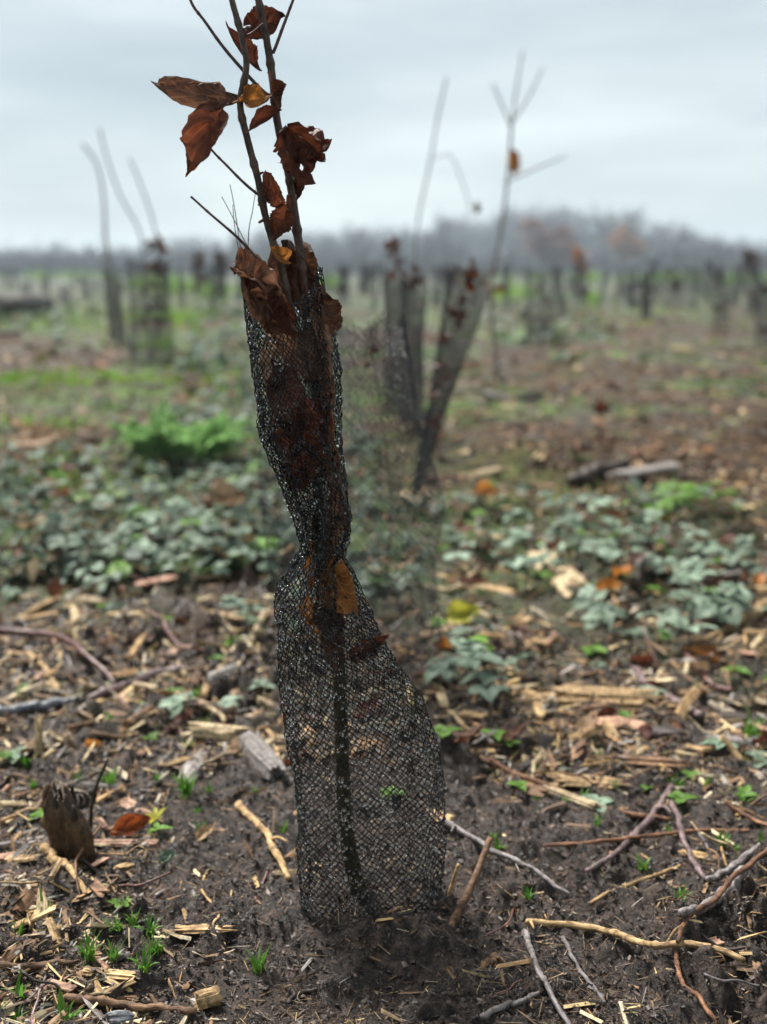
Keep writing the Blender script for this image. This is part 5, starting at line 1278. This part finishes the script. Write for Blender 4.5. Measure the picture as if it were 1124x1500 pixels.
for k in range(18):
    mat = ['wood_tan', 'wood_pale', 'wood_brown', 'wood_grey', 'wood_pale', 'wood_pink', 'wood_tan', 'wood_brown', 'wood_dark'][k % 9]
    CHC.append({'wood_tan': 'tan', 'wood_pale': 'pale straw-coloured', 'wood_brown': 'brown', 'wood_grey': 'grey weathered', 'wood_pink': 'pinkish', 'wood_dark': 'blackish'}[mat])
    CH.append(chunk_mesh(.026, .026 * cr_.uniform(.16, .42), .026 * cr_.uniform(.08, .18), 100 + k, mat, ns=4, nr=7, splint=.45, tip=.3 if k % 2 else 0))
x, y, z, px, py = sample_litter(290, -30, 1150, 880, 1500, cr_)
for k in range(len(x)):
    ci = int(cr_.integers(0, 18)); o = link('wood_chip', CH[ci]); s = cr_.uniform(.012, .042) * (1.0 if py[k] > 1100 else 1.35)
    o.scale = (s / .026,) * 3; o.location = (x[k], y[k], z[k] + s * .05 + .002); o.rotation_euler = (cr_.normal() * .4, cr_.normal() * .25, cr_.uniform(0, 6.28))
    tag(o, ('small ' if s < .022 else 'large ' if s > .036 else '') + CHC[ci] + ' wood chip ' + whereabouts(px[k], py[k]), 'wood chip', 'wood chips strewn over the soil')
TWM = []
for k in range(8):
    P = np.cumsum(np.vstack([[0, 0, 0], cr_.normal(size=(6, 3)) * [.02, .10, .04] + [.167, 0, 0]]), 0); P -= P.mean(0); P *= .06
    mb = MB(); V, F = tube(spline(P, 16), np.linspace(.022, .012, 16) * .06, 6, True, .25, k); mb.add(V, *F)
    TWM.append(mb.mesh('small_twig', M[['bark_grey', 'wood_brown', 'bark_orange', 'wood_pale', 'bark_purple', 'wood_tan', 'cane_red', 'wood_dark'][k]], True))
x, y, z, px, py = sample_litter(120, -30, 1150, 880, 1500, cr_)
for k in range(len(x)):
    ci = int(cr_.integers(0, 8)); o = link('small_twig', TWM[ci]); s = cr_.uniform(.035, .10)
    s /= .06; o.scale = (s, s * .8, s * .8); o.location = (x[k], y[k], z[k] + .005); o.rotation_euler = (cr_.uniform(0, 6), cr_.normal() * .12, cr_.uniform(0, 6.28))
    tag(o, 'short ' + ['grey', 'brown', 'orange-brown', 'pale', 'purplish', 'tan', 'reddish', 'blackish'][ci] + ' twig lying ' + whereabouts(px[k], py[k]), 'twig', 'short twigs strewn over the soil')
LFM = []
for k in range(8):
    V, F, uv = leaf_geo(.04, .025, 3.1 * k + .4, nu=12, nv=8, fold=.2, curl=.5 * (-1) ** k, roll=.35, crumple=.18); mb = MB(); mb.add(V - [.02, 0, 0], F, uv=uv)
    LFM.append(mb.mesh('fallen_leaf', M[['leaf_brown', 'leaf_tan', 'leaf_red', 'leaf_orange', 'leaf_brown', 'leaf_dark', 'leaf_tan', 'leaf_red'][k]], True, uv=True))
for k in range(108):
    px_, py_ = cr_.uniform(-40, 1160), (cr_.uniform(640, 1120) if k < 95 else cr_.uniform(1120, 1500))
    if k >= 95 and px_ > 330: continue
    x_, y_ = lpx(px_, py_); ci = int(cr_.integers(0, 8)); o = link('fallen_leaf', LFM[ci]); s = cr_.uniform(.022, .055) * (1 if py_ > 1000 else 1.3)
    o.scale = (s / .04,) * 3; o.location = (x_, y_, gz(x_, y_) + .008 + (.035 if py_ < 900 else 0)); o.rotation_euler = (cr_.normal() * .5, cr_.normal() * .4, cr_.uniform(0, 6.28))
    tag(o, ['brown', 'tan', 'russet', 'orange', 'brown', 'blackish', 'tan', 'russet'][ci] + ' withered fallen leaf ' + whereabouts(px_, py_), 'leaf', 'fallen leaves in the litter')

# ------------------------------------------------------------------ what nobody could count
def shards(n, x0, x1, y0, y1, lmin, lmax, pal, r, name, label, cat, mat, thick=.16, dens=True, lift=-.15, wide=(.08, .32)):
    if dens: x, y, z, px, py = sample_litter(n, x0, x1, y0, y1, r)
    else:
        px = r.uniform(x0, x1, n); py = r.uniform(y0, y1, n); x, y = gp(px, py); z = ground_z(x, y)
    n = len(x)
    L = lmin * (lmax / lmin) ** (r.random(n) ** 1.7) * np.clip(y / 1.3, .8, 6)
    W = L * r.uniform(*wide, n); H = L * r.uniform(min(.04, thick * .5), thick, n)
    a = r.uniform(0, 6.28, n); el = r.normal(size=n) * .25
    D = np.stack([np.cos(a) * np.cos(el), np.sin(a) * np.cos(el), np.sin(el)], 1); S = np.stack([-np.sin(a), np.cos(a), 0 * a], 1)
    ro = r.normal(size=n)[:, None] * .6; U = np.cross(D, S); S, U = S * np.cos(ro) + U * np.sin(ro), U * np.cos(ro) - S * np.sin(ro)
    c = np.stack([x, y, z + H * lift + .0012], 1)
    q = np.array([(-.5, -.5, 0), (-.45, .1, .5), (-.55, .5, -.1), (.5, -.35, 0), (.4, .05, .5), (.55, .4, -.05)])[None] + r.normal(size=(n, 6, 3)) * [.07, .12, .12]
    V = c[:, None] + D[:, None] * (q[..., :1] * L[:, None, None]) + S[:, None] * (q[..., 1:2] * W[:, None, None]) + U[:, None] * (q[..., 2:] * H[:, None, None])
    off = np.arange(n)[:, None, None] * 6
    Fq = (np.array([(0, 1, 4, 3), (1, 2, 5, 4), (2, 0, 3, 5)])[None] + off).reshape(-1, 4); Ft = (np.array([(0, 2, 1), (3, 4, 5)])[None] + off).reshape(-1, 3)
    pal = np.array(pal); col = pal[r.integers(0, len(pal), n)] * r.uniform(.6, 1.35, (n, 1))
    mb = MB(); mb.add(V.reshape(-1, 3), Fq, Ft, col=np.repeat(col, 6, 0))
    tag(link(name, mb.mesh(name, M[mat], False, col=True)), label, cat, None, 'stuff')
sr = np.random.default_rng(123)
PAL = [(.42, .28, .12), (.50, .37, .18), (.56, .45, .26), (.28, .19, .10), (.11, .065, .035), (.22, .19, .16), (.14, .08, .04), (.20, .115, .055), (.30, .18, .085), (.17, .095, .05), (.40, .24, .11), (.30, .27, .24), (.09, .055, .035), (.24, .15, .08), (.5, .42, .3)]
shards(38000, -480, 1600, 700, 1560, .004, .044, PAL, sr, 'litter', 'fine wood splinters and straw covering the soil', 'litter', 'tint', wide=(.04, .24))
shards(15000, -700, 1820, 450, 740, .010, .034, [(.24, .12, .055), (.20, .085, .04), (.09, .052, .03), (.065, .04, .027), (.14, .085, .047), (.36, .26, .14), (.10, .11, .04), (.05, .032, .02)], sr, 'leaf_litter', 'brown litter spread over the far part of the clearing', 'litter', 'tint', dens=False)

SOIL = [(.027, .017, .012), (.052, .034, .025), (.010, .0063, .0044), (.095, .065, .050), (.018, .011, .008)]
shards(42000, -220, 1340, 930, 1560, .0011, .0072, SOIL, sr, 'soil_crumbs', 'loose dark crumbs of wet soil over the mud', 'soil', 'crumb', thick=.8, dens=False, lift=.25, wide=(.4, .95))
shards(8000, -220, 1340, 1000, 1560, .006, .030, PAL + SOIL, sr, 'root_fibres', 'hair-fine root fibres and straw threads over the mud', 'fibres', 'tint', thick=.03, dens=False, lift=.6, wide=(.015, .045))

def far_cover():
    r = np.random.default_rng(64); n = 25000
    px = r.uniform(-700, 1820, n); py = 430 + 420 * r.random(n) ** 1.1
    x, y = gp(px, py)
    m = -.10 * (py > 690) - .14 * (py > 760) + perlin(x / (.5 + .12 * y), y / (.9 + .3 * y), 5.0) + .35 * perlin(x / .25, y / .4, 1.0) + np.where(px < 500, .12, -.10) + .25 * perlin(x / 1.3, y / 2.2, 9.0) - .30 * ((px > 620) & (py > 560) & (py < 700)) + .1 * (py < 480)
    k = m > .09 - .10 * (px > 620) * (py < 560) + .12 * (px < 500) * (py > 560); x, y, px, py = x[k], y[k], px[k], py[k]; n = len(x); z = ground_z(x, y)
    L = r.uniform(.014, .055, n) * np.clip(y / 3.2, 1, 3.0)
    a = r.uniform(0, 6.28, n); t1, t2 = r.normal(size=n) * .45, r.normal(size=n) * .45
    D = np.stack([np.cos(a), np.sin(a), t1], 1); S = np.stack([-np.sin(a), np.cos(a), t2], 1)
    c = np.stack([x, y, z + r.uniform(.005, .06, n) * np.clip(y / 4, .8, 2)], 1)
    q = np.array([(-.5, 0, -.1), (-.15, .32, .02), (.3, .26, 0), (.5, 0, -.12), (.3, -.26, 0), (-.15, -.32, .02), (.05, 0, -.06)])
    V = c[:, None] + L[:, None, None] * (D[:, None] * q[None, :, :1] + S[:, None] * q[None, :, 1:2] + np.array([0, 0, 1]) * q[None, :, 2:])
    F = (np.array([(0, 6, 1), (1, 6, 2), (2, 6, 3), (3, 6, 4), (4, 6, 5), (5, 6, 0)])[None] + np.arange(n)[:, None, None] * 7).reshape(-1, 3)
    pal = np.array([(.085, .13, .09), (.13, .18, .135), (.07, .10, .065), (.12, .18, .06), (.17, .21, .17), (.13, .10, .05)])
    col = pal[r.integers(0, 6, n)] * r.uniform(.7, 1.25, (n, 1))
    mb = MB(); mb.add(V.reshape(-1, 3), F, col=np.repeat(col, 7, 0))
    tag(link('ground_cover', mb.mesh('ground_cover', M['tleaf'], True, col=True)), 'grey-green bramble ground cover spreading over the clearing', 'ground cover', None, 'stuff')
far_cover()

def meadow():
    r = np.random.default_rng(65); mb = MB()
    PX, PY, H = [], [], []
    for cx, cy, sx, sy, n, h in [(170, 556, 170, 9, 1500, .05), (40, 560, 80, 12, 600, .05), (110, 404, 150, 5, 1300, .55), (250, 420, 60, 8, 500, .4), (470, 416, 30, 8, 300, .4), (250, 470, 70, 22, 700, .10), (240, 515, 30, 14, 350, .10),
                                 (880, 410, 170, 4, 1100, .5), (755, 432, 34, 9, 420, .2), (870, 446, 12, 8, 200, .2), (985, 408, 60, 5, 500, .5), (60, 640, 80, 30, 260, .05), (300, 430, 100, 10, 500, .25), (1090, 412, 60, 5, 300, .5), (390, 640, 40, 40, 100, .05), (120, 470, 160, 30, 900, .07), (330, 560, 60, 40, 400, .05), (60, 700, 120, 40, 300, .04), (900, 470, 120, 20, 300, .06), (850, 750, 200, 50, 300, .04), (-350, 470, 300, 60, 900, .07), (-400, 408, 300, 6, 700, .5), (1450, 410, 300, 6, 700, .5), (1450, 470, 250, 40, 500, .06)]:
        PX.append(cx + r.normal(size=n) * sx * .5); PY.append(np.clip(cy + r.normal(size=n) * sy * .5, 401.5, 900)); H.append(np.full(n, h))
    px, py, h = np.concatenate(PX), np.concatenate(PY), np.concatenate(H)
    kp = perlin(px / 42, py / 9, 3.0) + r.normal(size=len(px)) * .12 > -.02; px, py, h = px[kp], py[kp], h[kp]
    x, y = gp(px, py); z = ground_z(x, y); n = len(x)
    hh = h * r.uniform(.5, 1.2, n); a = r.uniform(0, 6.28, n)
    w = np.clip(y * .0011, .003, .06); w = w[:, None]
    b = np.stack([x, y, z - .01], 1); d = np.stack([np.cos(a), np.sin(a), 0 * a], 1); s = np.stack([-np.sin(a), np.cos(a), 0 * a], 1); up = np.array([0, 0, 1.0])
    V = np.stack([b - s * w, b + s * w, b + d * hh[:, None] * .2 + up * hh[:, None] * .6 + s * w * .7, b + d * hh[:, None] * .2 + up * hh[:, None] * .6 - s * w * .7, b + d * hh[:, None] * .6 + up * hh[:, None]], 1)
    o5 = np.arange(n)[:, None, None] * 5
    col = np.array([.17, .32, .04]) * r.uniform(.7, 1.4, (n, 1)) * np.stack([r.uniform(.8, 1.3, n), np.ones(n), r.uniform(.6, 1.2, n)], 1)
    mb.add(V.reshape(-1, 3), (np.array([(0, 1, 2, 3)])[None] + o5).reshape(-1, 4), (np.array([(3, 2, 4)])[None] + o5).reshape(-1, 3), col=np.repeat(col, 5, 0))
    tag(link('grass', mb.mesh('grass', M['grass'], True, col=True)), 'bright green grass in streaks across the clearing', 'grass', None, 'stuff')
meadow()
def dry_stalks():
    x, y = lpx(372, 700)
    Y = YS + 0.12
    root = thing('dry_stalks', 'hair-thin bare stalks rising behind the mouth of the sleeve', 'stalks', tuple(pp(365, 470, Y)))
    for pts in ([(372, 470), (368, 380), (352, 340), (338, 312), (325, 288)], [(366, 470), (352, 360), (343, 300), (337, 270)], [(368, 470), (346, 345), (341, 300)], [(364, 470), (364, 350), (370, 310), (376, 272)], [(374, 470), (380, 400), (372, 372)], [(360, 470), (352, 385), (350, 372)]):
        P = spline([pp(*q, Y) for q in pts], 16); mb = MB(); V, F = tube(P, np.linspace(.0007, .00035, 16), 4); mb.add(V, *F)
        link('stalk', mb.mesh('stalk', M['wood_dark'], True, origin=root.location), root)
dry_stalks()
